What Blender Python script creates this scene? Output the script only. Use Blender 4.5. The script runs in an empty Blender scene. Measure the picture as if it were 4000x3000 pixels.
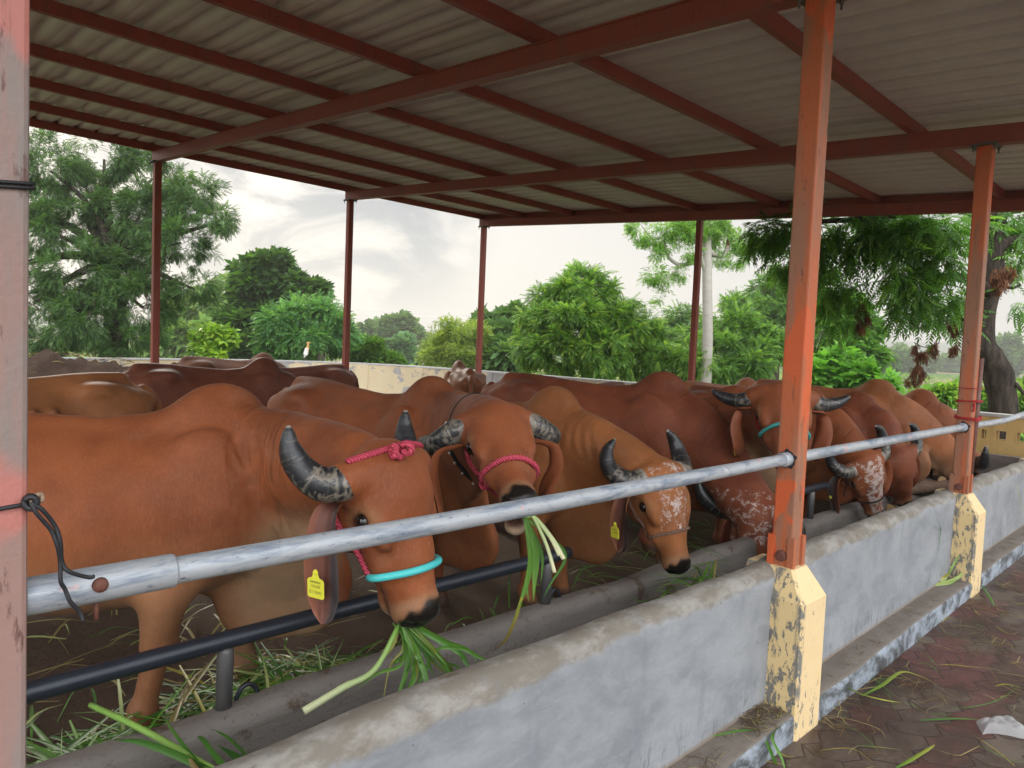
import bpy, math, random
import numpy as np
from mathutils import Vector, Matrix

# ------------------------------------------------------------------ camera
CAM = np.array([-0.1874, -1.4144, 1.6939])
YAW, PITCH, ROLL, FPX = 0.7995, -0.0531, 0.0414, 2767.87      # focal length in pixels of a 4000 px wide frame
def cam_axes():
    cy, sy, cp, sp = math.cos(YAW), math.sin(YAW), math.cos(PITCH), math.sin(PITCH)
    f = np.array([cy*cp, sy*cp, sp]); r = np.array([sy, -cy, 0.]); u = np.cross(r, f)
    cr, sr = math.cos(ROLL), math.sin(ROLL)
    return cr*r+sr*u, -sr*r+cr*u, f
AXR, AXU, AXF = cam_axes()
sc = bpy.context.scene
col = sc.collection
cd = bpy.data.cameras.new('camera'); cam = bpy.data.objects.new('camera', cd); col.objects.link(cam)
cd.sensor_width = 36; cd.lens = FPX/4000*36; cd.clip_start = 0.05; cd.clip_end = 5000
mw = Matrix([[AXR[i], AXU[i], -AXF[i], CAM[i]] for i in range(3)] + [[0, 0, 0, 1]])
cam.matrix_world = mw
sc.camera = cam
K = 4000/2212
def ray(px, py):                     # survey of the photograph: direction through a point measured on a 2212 px wide print
    d = AXF + AXR*((px*K-2000)/FPX) - AXU*((py*K-1500)/FPX)
    return d
def at(px, py, depth): return CAM + ray(px, py)*depth
def onY(px, py, Y): d = ray(px, py); return CAM + d*((Y-CAM[1])/d[1])
def onX(px, py, X): d = ray(px, py); return CAM + d*((X-CAM[0])/d[0])
def onZ(px, py, Z): d = ray(px, py); return CAM + d*((Z-CAM[2])/d[2])

# ------------------------------------------------------------------ light
sc.view_settings.view_transform = 'Standard'
sc.view_settings.look = 'None'
sc.view_settings.gamma = 1.0
sc.view_settings.exposure = 1.0
SUN_AZ, SUN_EL = math.radians(78), math.radians(27)
sund = Vector((math.cos(SUN_AZ)*math.cos(SUN_EL), math.sin(SUN_AZ)*math.cos(SUN_EL), math.sin(SUN_EL)))
sl = bpy.data.lights.new('sun', 'SUN'); sl.energy = 1.2; sl.angle = math.radians(12); sl.color = (1.0, 0.93, 0.82)
so = bpy.data.objects.new('sun', sl); col.objects.link(so)
so.rotation_euler = sund.to_track_quat('Z', 'Y').to_euler()
so.location = (6, 20, 20)

class NT:
    """small helper for writing node trees"""
    def __init__(s, tree): s.t = tree; s.n = tree.nodes; s.l = tree.links
    def new(s, typ, **kw):
        n = s.n.new(typ)
        for k, v in kw.items(): setattr(n, k, v)
        return n
    def put(s, sock, v):
        if isinstance(v, bpy.types.NodeSocket): s.l.new(v, sock)
        elif v is not None:
            try: sock.default_value = v
            except Exception:
                sock.default_value = tuple(v)+(1.0,) if hasattr(v, '__len__') and len(v) == 3 else (v, v, v)
    def coord(s, which='Object'): return s.new('ShaderNodeTexCoord').outputs[which]
    def mapping(s, v, scale=(1, 1, 1), loc=(0, 0, 0), rot=(0, 0, 0)):
        m = s.new('ShaderNodeMapping'); s.put(m.inputs[0], v)
        m.inputs['Location'].default_value = loc; m.inputs['Rotation'].default_value = rot
        m.inputs['Scale'].default_value = scale if hasattr(scale, '__len__') else (scale,)*3
        return m.outputs[0]
    def noise(s, v, scale=5, detail=4, rough=0.55, dist=0.0, out='Fac'):
        n = s.new('ShaderNodeTexNoise'); s.put(n.inputs['Vector'], v)
        n.inputs['Scale'].default_value = scale; n.inputs['Detail'].default_value = detail
        n.inputs['Roughness'].default_value = rough; n.inputs['Distortion'].default_value = dist
        return n.outputs[out]
    def voro(s, v, scale=5, feature='F1', out='Distance', rnd=1.0):
        n = s.new('ShaderNodeTexVoronoi', feature=feature); s.put(n.inputs['Vector'], v)
        n.inputs['Scale'].default_value = scale; n.inputs['Randomness'].default_value = rnd
        return n.outputs[out]
    def ramp(s, fac, *stops):
        n = s.new('ShaderNodeValToRGB'); s.put(n.inputs[0], fac); cr = n.color_ramp
        while len(cr.elements) < len(stops): cr.elements.new(0.5)
        for e, (p, c) in zip(cr.elements, stops):
            e.position = p; e.color = (c, c, c, 1) if not hasattr(c, '__len__') else (*c[:3], 1)
        return n.outputs[0]
    def step(s, v, a, b):
        n = s.new('ShaderNodeMapRange'); n.interpolation_type = 'SMOOTHSTEP'
        s.put(n.inputs['Value'], v); n.inputs['From Min'].default_value = a; n.inputs['From Max'].default_value = b
        return n.outputs[0]
    def math(s, op, a, b=None, c=None):
        n = s.new('ShaderNodeMath', operation=op); s.put(n.inputs[0], a)
        if b is not None: s.put(n.inputs[1], b)
        if c is not None: s.put(n.inputs[2], c)
        return n.outputs[0]
    def mul(s, a, b): return s.math('MULTIPLY', a, b)
    def add(s, a, b): return s.math('ADD', a, b)
    def mix(s, f, a, b, mode='MIX'):
        n = s.new('ShaderNodeMix', data_type='RGBA', blend_type=mode)
        s.put(n.inputs[0], f); s.put(n.inputs[6], a); s.put(n.inputs[7], b)
        return n.outputs[2]
    def sep(s, v):
        n = s.new('ShaderNodeSeparateXYZ'); s.put(n.inputs[0], v); return n.outputs
    def comb(s, x, y, z):
        n = s.new('ShaderNodeCombineXYZ'); s.put(n.inputs[0], x); s.put(n.inputs[1], y); s.put(n.inputs[2], z); return n.outputs[0]
    def attr(s, name, out='Color'):
        n = s.new('ShaderNodeAttribute'); n.attribute_name = name; return n.outputs[out]
    def bump(s, h, strength=0.3, dist=0.01, nrm=None):
        n = s.new('ShaderNodeBump'); s.put(n.inputs['Height'], h)
        n.inputs['Strength'].default_value = strength; n.inputs['Distance'].default_value = dist
        if nrm is not None: s.put(n.inputs['Normal'], nrm)
        return n.outputs[0]
    def out(s, colour, rough=0.6, nrm=None, metal=0.0, spec=0.5, sheen=None, transl=None, sub=None):
        b = s.new('ShaderNodeBsdfPrincipled')
        s.put(b.inputs['Base Color'], colour); s.put(b.inputs['Roughness'], rough); s.put(b.inputs['Metallic'], metal)
        s.put(b.inputs['Specular IOR Level'], spec)
        if nrm is not None: s.put(b.inputs['Normal'], nrm)
        if sheen is not None:
            b.inputs['Sheen Weight'].default_value = sheen; b.inputs['Sheen Roughness'].default_value = 0.45
        o = s.new('ShaderNodeOutputMaterial'); res = b.outputs[0]
        if transl is not None:
            t = s.new('ShaderNodeBsdfTranslucent'); s.put(t.inputs[0], transl[1])
            m = s.new('ShaderNodeMixShader'); m.inputs[0].default_value = transl[0]
            s.l.new(b.outputs[0], m.inputs[1]); s.l.new(t.outputs[0], m.inputs[2]); res = m.outputs[0]
        s.l.new(res, o.inputs[0])
        return b

MATS = {}
def material(name):
    def deco(fn):
        m = bpy.data.materials.new(name); m.use_nodes = True; m.node_tree.nodes.clear()
        fn(NT(m.node_tree)); MATS[name] = m
        return fn
    return deco

# sky: bright overcast, Nishita blue showing weakly through a cloud deck
w = bpy.data.worlds.new('World'); sc.world = w; w.use_nodes = True; w.node_tree.nodes.clear()
g = NT(w.node_tree)
sky = g.new('ShaderNodeTexSky', sky_type='NISHITA', sun_disc=False, sun_elevation=SUN_EL, sun_rotation=math.pi/2-SUN_AZ)
gd = g.new('ShaderNodeTexCoord').outputs['Generated']
x_, y_, z_ = g.sep(gd)
zc = g.math('MAXIMUM', z_, 0.0)
pl = g.comb(g.math('DIVIDE', x_, g.add(zc, 0.22)), g.math('DIVIDE', y_, g.add(zc, 0.22)), 0.0)
n1 = g.noise(g.mapping(pl, (1.0, 1.0, 1), (3.1, 1.7, 0)), 1.05, 6, 0.5, 0.25)
cl = g.step(n1, 0.38, 0.66)
dn = g.new('ShaderNodeVectorMath', operation='DOT_PRODUCT'); g.put(dn.inputs[0], gd); dn.inputs[1].default_value = sund
glow = g.math('POWER', g.math('MAXIMUM', dn.outputs['Value'], 0.0), 5.0)
low = g.mix(g.step(zc, 0.0, 0.45), (4.1, 3.85, 3.5), (3.65, 3.65, 3.75))
high = g.mix(g.step(zc, 0.35, 0.95), low, (17, 17.3, 18))
# unseen sky behind the camera, brightened to throw fill light into the shed
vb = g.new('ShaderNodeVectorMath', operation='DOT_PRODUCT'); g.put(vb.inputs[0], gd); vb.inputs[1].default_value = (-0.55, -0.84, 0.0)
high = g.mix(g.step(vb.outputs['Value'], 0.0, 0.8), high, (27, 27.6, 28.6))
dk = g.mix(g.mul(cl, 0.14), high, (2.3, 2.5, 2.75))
# one long slate cloud over the fields to the north
cdv = Vector(ray(640, 425)).normalized()
vc = g.new('ShaderNodeVectorMath', operation='DOT_PRODUCT'); g.put(vc.inputs[0], gd); vc.inputs[1].default_value = cdv
blob = g.step(vc.outputs['Value'], 0.958, 0.988)
nb = g.noise(g.mapping(gd, (6.0, 6.0, 14.0)), 1.0, 6, 0.6, 0.6)
dk = g.mix(g.math('MULTIPLY', glow, 0.75), dk, (6.3, 5.6, 4.7))
dk = g.mix(g.mul(g.math('MULTIPLY', blob, g.step(nb, 0.36, 0.56)), 1.0), dk, (1.3, 1.45, 1.65))
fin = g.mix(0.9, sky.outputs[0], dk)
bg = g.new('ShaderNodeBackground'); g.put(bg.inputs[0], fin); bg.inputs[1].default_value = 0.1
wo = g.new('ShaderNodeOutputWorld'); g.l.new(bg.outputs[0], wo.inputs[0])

# ------------------------------------------------------------------ mesh helpers
class MB:
    """collects shapes and links them as ONE mesh object"""
    def __init__(s): s.v = []; s.f = []; s.c = 0
    def add(s, v, f):
        v = np.asarray(v, float).reshape(-1, 3); s.v.append(v); s.f += [tuple(i+s.c for i in q) for q in f]; s.c += len(v); return s
    def box(s, lo, hi, bev=0.0):
        lo = np.minimum(lo, hi); hi = np.maximum(lo, hi) if False else np.maximum(np.asarray(hi, float), lo)
        x0, y0, z0 = lo; x1, y1, z1 = hi
        if bev <= 0:
            v = [(x0, y0, z0), (x1, y0, z0), (x1, y1, z0), (x0, y1, z0), (x0, y0, z1), (x1, y0, z1), (x1, y1, z1), (x0, y1, z1)]
            return s.add(v, [(3, 2, 1, 0), (4, 5, 6, 7), (0, 1, 5, 4), (1, 2, 6, 5), (2, 3, 7, 6), (3, 0, 4, 7)])
        return s.prism([(x0+bev, y0), (x1-bev, y0), (x1, y0+bev), (x1, y1-bev), (x1-bev, y1), (x0+bev, y1), (x0, y1-bev), (x0, y0+bev)], z0, z1)
    def prism(s, poly, z0, z1, fn=None):
        n = len(poly)
        v = [(x, y, z0) for x, y in poly] + [(x, y, z1) for x, y in poly]
        if fn: v = [fn(*q) for q in v]
        return s.add(v, [tuple(range(n-1, -1, -1)), tuple(range(n, 2*n))] + [(i, (i+1) % n, n+(i+1) % n, n+i) for i in range(n)])
    def tube(s, pts, r, n=10, cap=True, up=(0, 0, 1), flat=1.0):
        pts = np.asarray(pts, float); m = len(pts); r = np.full(m, r) if np.isscalar(r) else np.asarray(r, float)
        T = np.gradient(pts, axis=0); T /= np.linalg.norm(T, axis=1)[:, None]+1e-12
        a = np.asarray(up, float); nrm = a-T[0]*(a@T[0])
        if np.linalg.norm(nrm) < 1e-3: a = np.array([1., 0.3, 0]); nrm = a-T[0]*(a@T[0])
        nrm /= np.linalg.norm(nrm); v = []
        for i in range(m):
            nrm = nrm-T[i]*(nrm@T[i]); nrm /= np.linalg.norm(nrm)+1e-12; b = np.cross(T[i], nrm)
            th = np.arange(n)*2*math.pi/n
            v.append(pts[i]+r[i]*(np.cos(th)[:, None]*nrm*flat+np.sin(th)[:, None]*b))
        f = [(i*n+j, i*n+(j+1) % n, (i+1)*n+(j+1) % n, (i+1)*n+j) for i in range(m-1) for j in range(n)]
        if cap: f += [tuple(range(n-1, -1, -1)), tuple((m-1)*n+j for j in range(n))]
        return s.add(np.concatenate(v), f)
    def ball(s, c, r, n=12, m=8):
        r = np.ones(3)*r; v = [(0, 0, -1)]
        for i in range(1, m):
            a = -math.pi/2+math.pi*i/m
            v += [(math.cos(a)*math.cos(2*math.pi*j/n), math.cos(a)*math.sin(2*math.pi*j/n), math.sin(a)) for j in range(n)]
        v.append((0, 0, 1)); t = len(v)-1
        f = [(0, 1+(j+1) % n, 1+j) for j in range(n)]
        f += [(1+i*n+j, 1+i*n+(j+1) % n, 1+(i+1)*n+(j+1) % n, 1+(i+1)*n+j) for i in range(m-2) for j in range(n)]
        f += [(1+(m-2)*n+j, 1+(m-2)*n+(j+1) % n, t) for j in range(n)]
        return s.add(np.array(v)*r+np.asarray(c), f)
    def build(s, name, mat, parent=None, smooth=False, local=None):
        v = np.concatenate(s.v) if s.v else np.zeros((0, 3))
        if parent is not None and local is None: v = to_local(parent, v)
        me = bpy.data.meshes.new(name); me.from_pydata(v.tolist(), [], s.f); me.update()
        return link(name, me, mat, parent, smooth)
def world_matrix(o):
    m = o.matrix_basis.copy()
    p = o.parent
    while p is not None: m = p.matrix_basis @ m; p = p.parent
    return m
def to_local(parent, v):
    m = np.array(world_matrix(parent).inverted())
    return v @ m[:3, :3].T + m[:3, 3]
def link(name, me, mat, parent=None, smooth=False):
    me.name = name
    o = bpy.data.objects.new(name, me); col.objects.link(o)
    if mat is not None: me.materials.append(MATS[mat] if isinstance(mat, str) else mat)
    if smooth: me.polygons.foreach_set('use_smooth', np.ones(len(me.polygons), bool))
    if parent is not None: o.parent = parent
    return o
def npmesh(name, V, Q, mat, parent=None, smooth=False, colours=None, attrs=None):
    """fast mesh from arrays: V (n,3), Q (m,4) or (m,3)"""
    V = np.asarray(V, np.float32); Q = np.asarray(Q, np.int32); k = Q.shape[1]
    me = bpy.data.meshes.new(name)
    me.vertices.add(len(V)); me.vertices.foreach_set('co', V.ravel())
    me.loops.add(Q.size); me.loops.foreach_set('vertex_index', Q.ravel())
    me.polygons.add(len(Q)); me.polygons.foreach_set('loop_start', np.arange(0, Q.size, k, dtype=np.int32))
    try: me.polygons.foreach_set('loop_total', np.full(len(Q), k, np.int32))
    except Exception: pass
    for nm, arr in (attrs or {}).items():
        a = me.attributes.new(nm, 'FLOAT_COLOR', 'POINT')
        c4 = np.ones((len(V), 4), np.float32); c4[:, :arr.shape[1]] = arr; a.data.foreach_set('color', c4.ravel())
    me.update(calc_edges=True)
    return link(name, me, mat, parent, smooth)
def tag(o, label=None, cat=None, group=None, kind=None):
    if label: o['label'] = label
    if cat: o['category'] = cat
    if group: o['group'] = group
    if kind or cat: o['kind'] = kind or 'thing'
    return o
def thing(name, label, cat, loc=(0, 0, 0), group=None, rz=0):
    o = bpy.data.objects.new(name, None); col.objects.link(o); o.location = loc; o.rotation_euler = (0, 0, rz); o.empty_display_size = 0.2
    return tag(o, label, cat, group)
def structure(o): o['kind'] = 'structure'; return o
rng = np.random.default_rng(7); random.seed(7)
def bez(p0, p1, p2, p3, n):
    t = np.linspace(0, 1, n)[:, None]; p0, p1, p2, p3 = (np.asarray(q, float) for q in (p0, p1, p2, p3))
    return (1-t)**3*p0+3*(1-t)**2*t*p1+3*(1-t)*t*t*p2+t**3*p3
def spline(pts, n):
    """smooth curve through the given points"""
    pts = np.asarray(pts, float); m = len(pts); P = np.vstack([2*pts[0]-pts[1], pts, 2*pts[-1]-pts[-2]])
    out = []
    for t in np.linspace(0, m-1-1e-9, n):
        i = int(t); f = t-i; a, b, c, d = P[i:i+4]
        out.append(.5*((2*b)+(-a+c)*f+(2*a-5*b+4*c-d)*f*f+(-a+3*b-3*c+d)*f**3))
    return np.array(out)
# ------------------------------------------------------------------ materials
def paint(name, main, worn, stain, patch=None, wear=(0.5, 0.62), rough=0.55):
    @material(name)
    def _(g):
        v = g.coord()
        long_ = g.mapping(v, (9, 9, 0.9)); fine = g.noise(g.mapping(v, (40, 40, 3)), 1, 5, 0.6)
        a = g.noise(long_, 1.2, 6, 0.6); c = g.mix(g.step(a, *wear), main, worn)
        if patch:
            zz = g.sep(v)[2]; pn = g.noise(g.mapping(v, (3, 3, 1.6)), 1.0, 3, .5, 0.4)
            c = g.mix(g.step(pn, .56, .585), c, patch)
        c = g.mix(g.mul(g.step(fine, .6, .72), .55), c, stain)
        drip = g.noise(g.mapping(v, (26, 26, 6)), 1.0, 5, .7)
        c = g.mix(g.mul(g.step(drip, .60, .68), .85), c, stain)
        h = g.add(g.mul(fine, .5), g.noise(v, 60, 3))
        g.out(c, g.step(a, -.4, 1.2) if rough is None else rough, g.bump(h, .4, .005), spec=.35)
paint('post_orange', (.42, .108, .040), (.27, .125, .075), (.075, .038, .028), patch=(.52, .10, .032), wear=(.40, .58))
paint('post_pink', (.27, .165, .14), (.215, .18, .165), (.11, .05, .04), patch=(.40, .15, .125), wear=(.42, .58))
paint('post_maroon', (.27, .062, .04), (.23, .07, .05), (.08, .03, .025))
paint('beam_maroon', (.27, .062, .046), (.225, .068, .052), (.13, .04, .035), rough=.5)
paint('beam_red', (.33, .065, .03), (.26, .07, .04), (.10, .03, .025), rough=.5)

@material('roof_metal')
def _(g):
    v = g.coord(); a = g.noise(g.mapping(v, (1.2, 5, 1)), 1.5, 6, .65); b = g.noise(v, 240, 2, .5)
    c = g.mix(a, (.54, .52, .495), (.70, .685, .66)); c = g.mix(g.mul(b, .5), c, (.55, .51, .47))
    g.out(c, .5, g.bump(b, .06, .002), metal=.05, spec=.35)
@material('galvanised')
def _(g):
    v = g.coord(); s = g.noise(g.mapping(v, (3, 16, 16)), 1.6, 7, .7, .4); f = g.noise(g.mapping(v, (14, 40, 40)), 2, 4, .7)
    c = g.mix(g.step(s, .45, .66), (.37, .39, .41), (.17, .205, .26))
    c = g.mix(g.step(f, .60, .72), c, (.07, .09, .13)); c = g.mix(g.step(g.noise(v, 9, 3), .60, .75), c, (.50, .49, .47))
    c = g.mix(g.mul(g.step(g.noise(v, 13, 2, .4, .1), .70, .73), .7), c, (.55, .30, .28))
    g.out(c, .48, g.bump(f, .12, .003), metal=.25, spec=.5)
@material('black_pipe')
def _(g):
    v = g.coord(); s = g.noise(g.mapping(v, (6, 40, 40)), 1.5, 5, .6)
    g.out(g.mix(s, (.010, .012, .017), (.035, .042, .055)), .38, g.bump(s, .08, .002), metal=.3, spec=.5)
@material('steel_worn')
def _(g):
    v = g.coord(); s = g.noise(g.mapping(v, (30, 30, 5)), 1.5, 5, .6)
    g.out(g.mix(s, (.05, .05, .052), (.16, .15, .145)), .5, g.bump(s, .15, .003), metal=.4)
@material('rust')
def _(g):
    v = g.coord(); s = g.noise(v, 60, 5, .65)
    g.out(g.mix(s, (.045, .016, .012), (.19, .065, .04)), .7, g.bump(s, .4, .004))
@material('trough_wall')
def _(g):
    v = g.coord(); x, y, z = g.sep(v)
    big = g.noise(g.mapping(v, (1.6, 3, 2.6)), 1.6, 5, .6, .4); fine = g.noise(v, 45, 5, .65)
    brush = g.noise(g.mapping(v, (9, 9, 22), rot=(0, .5, 0)), 1, 5, .7, .6)
    c = g.mix(g.step(big, .34, .68), (.262, .271, .281), (.185, .195, .207)); c = g.mix(g.mul(g.step(brush, .45, .72), .32), c, (.315, .325, .337))
    edge = g.add(z, g.mul(g.add(g.noise(g.mapping(v, (5, 5, 5)), 1, 5, .6), -.5), .11))
    topm = g.step(edge, .685, .712)
    ct = g.mix(g.step(g.noise(g.mapping(v, (5, 9, 9)), 1.3, 6, .7), .40, .65), (.165, .145, .118), (.27, .255, .23))
    ct = g.mix(g.step(g.noise(g.mapping(v, (7, 14, 14), (3, 1, 0)), 1, 5, .65), .60, .72), ct, (.14, .11, .08))
    c = g.mix(topm, c, ct)
    low = g.math('MULTIPLY', g.step(edge, .36, .12), g.step(g.noise(g.mapping(v, (22, 22, 7)), 1, 5, .75), .50, .66))
    c = g.mix(g.mul(low, .85), c, (.10, .105, .11))
    c = g.mix(g.step(z, .155, .12), c, (.20, .15, .11))
    streak = g.mul(g.step(g.noise(g.mapping(v, (7, 7, .9)), 1.4, 4, .6), .56, .72), .35)
    c = g.mix(streak, c, (.16, .178, .2))
    spot = g.step(g.voro(g.mapping(v, (1, 1, 1)), 16), .075, .045)
    c = g.mix(g.mul(spot, g.step(g.noise(v, 5), .5, .56)), c, (.09, .075, .06))
    h = g.add(g.mul(fine, .35), g.add(g.mul(brush, .6), g.mul(g.noise(v, 7, 4), 1.2)))
    g.out(c, .72, g.bump(h, .4, .012), spec=.3)
@material('trough_inner')
def _(g):
    v = g.coord(); a = g.noise(g.mapping(v, (2.5, 5, 9)), 1.6, 6, .65); f = g.noise(v, 60, 4, .65)
    c = g.mix(a, (.12, .105, .092), (.23, .205, .185)); c = g.mix(g.step(f, .58, .75), c, (.07, .055, .045))
    c = g.mix(g.step(g.noise(v, 6, 5, .7), .56, .66), c, (.10, .07, .05))
    crack = g.step(g.voro(g.mapping(v, (1.2, 2, 2)), 2.2, 'DISTANCE_TO_EDGE'), .012, .004)
    c = g.mix(g.mul(crack, .12), c, (.03, .025, .022))
    g.out(c, .62, g.bump(g.add(g.mul(f, .5), g.mul(a, 2)), .5, .012), spec=.35)
@material('kerb')
def _(g):
    v = g.coord(); x, y, z = g.sep(v)
    a = g.noise(g.mapping(v, (3, 5, 5)), 1.6, 6, .65); f = g.noise(v, 50, 4, .65)
    top = g.mix(a, (.085, .068, .055), (.19, .165, .14)); top = g.mix(g.step(g.noise(v, 9, 5, .7), .56, .68), top, (.10, .065, .042))
    front = g.mix(g.step(g.noise(g.mapping(v, (4, 4, 5)), 1.3, 7, .72, .5), .40, .62), (.27, .305, .345), (.060, .062, .062))
    nz = g.sep(g.new('ShaderNodeNewGeometry').outputs['Normal'])[2]
    c = g.mix(g.step(nz, .5, .8), front, top)
    g.out(c, .7, g.bump(g.add(g.mul(f, .5), a), .5, .01), spec=.3)
@material('pier_yellow')
def _(g):
    v = g.coord(); x, y, z = g.sep(v)
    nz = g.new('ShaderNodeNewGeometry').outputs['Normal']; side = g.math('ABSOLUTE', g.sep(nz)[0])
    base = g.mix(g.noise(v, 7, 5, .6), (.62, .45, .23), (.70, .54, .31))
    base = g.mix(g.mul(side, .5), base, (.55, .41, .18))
    n = g.noise(g.mapping(v, (38, 38, 17)), 1.0, 8, .74); nn = g.noise(g.mapping(v, (40, 40, 14)), 1, 4, .7)
    peel = g.step(g.add(n, g.add(g.mul(side, .07), g.mul(g.step(z, .5, .1), .05))), .625, .645)
    corner = g.math('MULTIPLY', g.step(y, -.108, -.135), g.step(x, -.095, -.118))
    peel = g.math('MAXIMUM', peel, g.mul(g.math('MULTIPLY', corner, g.step(z, .16, .22)), g.step(nn, .40, .5)))
    backe = g.math('MULTIPLY', g.step(y, -.045, -.015), side)
    peel = g.math('MAXIMUM', peel, g.math('MULTIPLY', backe, g.step(n, .46, .52)))
    grey = g.mix(nn, (.09, .09, .085), (.22, .21, .19))
    c = g.mix(peel, base, grey)
    g.out(c, .68, g.bump(g.add(g.mul(peel, -.5), g.mul(nn, .25)), .5, .006), spec=.3)
@material('wall_cream')
def _(g):
    v = g.coord()
    n = g.noise(g.mapping(v, (1.6, 1.6, 2.2)), 1.5, 7, .68, .3); m = g.noise(v, .35, 3, .5)
    base = g.mix(g.noise(v, 3, 5), (.55, .44, .27), (.64, .54, .36))
    peel = g.step(g.add(n, g.mul(m, .22)), .66, .685)
    c = g.mix(peel, base, g.mix(g.noise(v, 8, 4), (.27, .26, .25), (.40, .38, .36)))
    c = g.mix(g.mul(g.step(g.noise(g.mapping(v, (8, 8, 1.2)), 1, 5, .7), .58, .72), .4), c, (.22, .17, .12))
    g.out(c, .8, g.bump(g.mul(peel, -1), .3, .01), spec=.25)
@material('cap_cement')
def _(g):
    v = g.coord(); n = g.noise(v, 6, 6, .7)
    g.out(g.mix(n, (.30, .29, .27), (.58, .57, .55)), .8, g.bump(n, .4, .01), spec=.25)
@material('pavers')
def _(g):
    v = g.coord(); x, y, z = g.sep(v)
    # interlocking zig-zag blocks: bend a running bond with a triangle wave
    tri = lambda a, f, amp: g.mul(g.math('PINGPONG', g.mul(a, f), .5), amp)
    xx = g.add(g.add(x, tri(y, 5.9, .10)), g.mul(g.noise(v, 6, 2), .012)); yy = g.add(g.add(y, tri(x, 5.9, .10)), g.mul(g.noise(v, 7, 2), .012))
    vv = g.comb(xx, yy, 0.0)
    b = g.new('ShaderNodeTexBrick'); g.put(b.inputs['Vector'], vv)
    b.inputs['Color1'].default_value = (0, 0, 0, 1); b.inputs['Color2'].default_value = (1, 1, 1, 1); b.inputs['Mortar'].default_value = (.5, .5, .5, 1)
    b.inputs['Scale'].default_value = 1; b.inputs['Mortar Size'].default_value = .007; b.inputs['Mortar Smooth'].default_value = .3
    b.inputs['Brick Width'].default_value = .34; b.inputs['Row Height'].default_value = .17
    n = g.noise(v, 5, 6, .65); f = g.noise(v, 70, 4, .7)
    sel = g.step(g.add(g.sep(b.outputs['Color'])[0], g.mul(g.add(g.noise(v, 1.1, 3), -.5), 1.2)), .45, .55)
    c = g.mix(sel, (.095, .030, .027), (.105, .078, .058)); c = g.mix(g.step(n, .35, .75), c, g.mix(.5, c, (.07, .045, .032)))
    c = g.mix(g.mul(g.step(f, .5, .7), .35), c, (.16, .13, .11))
    dirt = g.step(g.noise(g.mapping(v, (1.2, 2.4, 1)), 1.4, 6, .7, .5), .40, .60)
    c = g.mix(g.mul(dirt, .85), c, (.042, .024, .016)); c = g.mix(g.mul(b.outputs['Fac'], .9), c, (.035, .018, .014))
    wet = g.step(g.noise(v, 2.2, 4, .6), .45, .65)
    h = g.add(g.mul(b.outputs['Fac'], -1.2), g.add(g.mul(f, .35), g.mul(n, .5)))
    g.out(c, g.mix(wet, (.62,)*3, (.33,)*3), g.bump(h, .55, .01), spec=.4)
@material('dirt_floor')
def _(g):
    v = g.coord(); n = g.noise(v, 3, 7, .7, .4); f = g.noise(v, 22, 7, .75)
    c = g.mix(n, (.055, .034, .022), (.135, .088, .058)); c = g.mix(g.step(f, .56, .7), c, (.035, .022, .015))
    g.out(c, .85, g.bump(g.add(g.mul(f, 1.0), g.mul(n, 1.6)), .9, .03), spec=.2)
@material('field')
def _(g):
    v = g.coord(); x, y, z = g.sep(v)
    d = g.math('SQRT', g.add(g.mul(x, x), g.mul(y, y)))
    n = g.noise(v, .05, 6, .65); f = g.noise(v, 1.4, 6, .75)
    grass = g.mix(f, (.045, .085, .02), (.10, .165, .04)); soil = g.mix(f, (.17, .13, .075), (.24, .20, .11))
    band = g.noise(g.mapping(v, (.012, .035, .02), rot=(0, 0, .15)), 1.0, 2, .4)
    c = g.mix(g.step(band, .47, .53), grass, soil)
    c = g.mix(g.mul(g.step(g.noise(v, .15, 5), .45, .6), .5), c, (.075, .12, .03))
    g.out(c, .9, g.bump(f, .5, .1), spec=.15)
@material('hills')
def _(g):
    v = g.coord(); n = g.noise(v, .03, 7, .75)
    g.out(g.mix(n, (.035, .06, .03), (.075, .105, .05)), .95, spec=.05)

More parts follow.
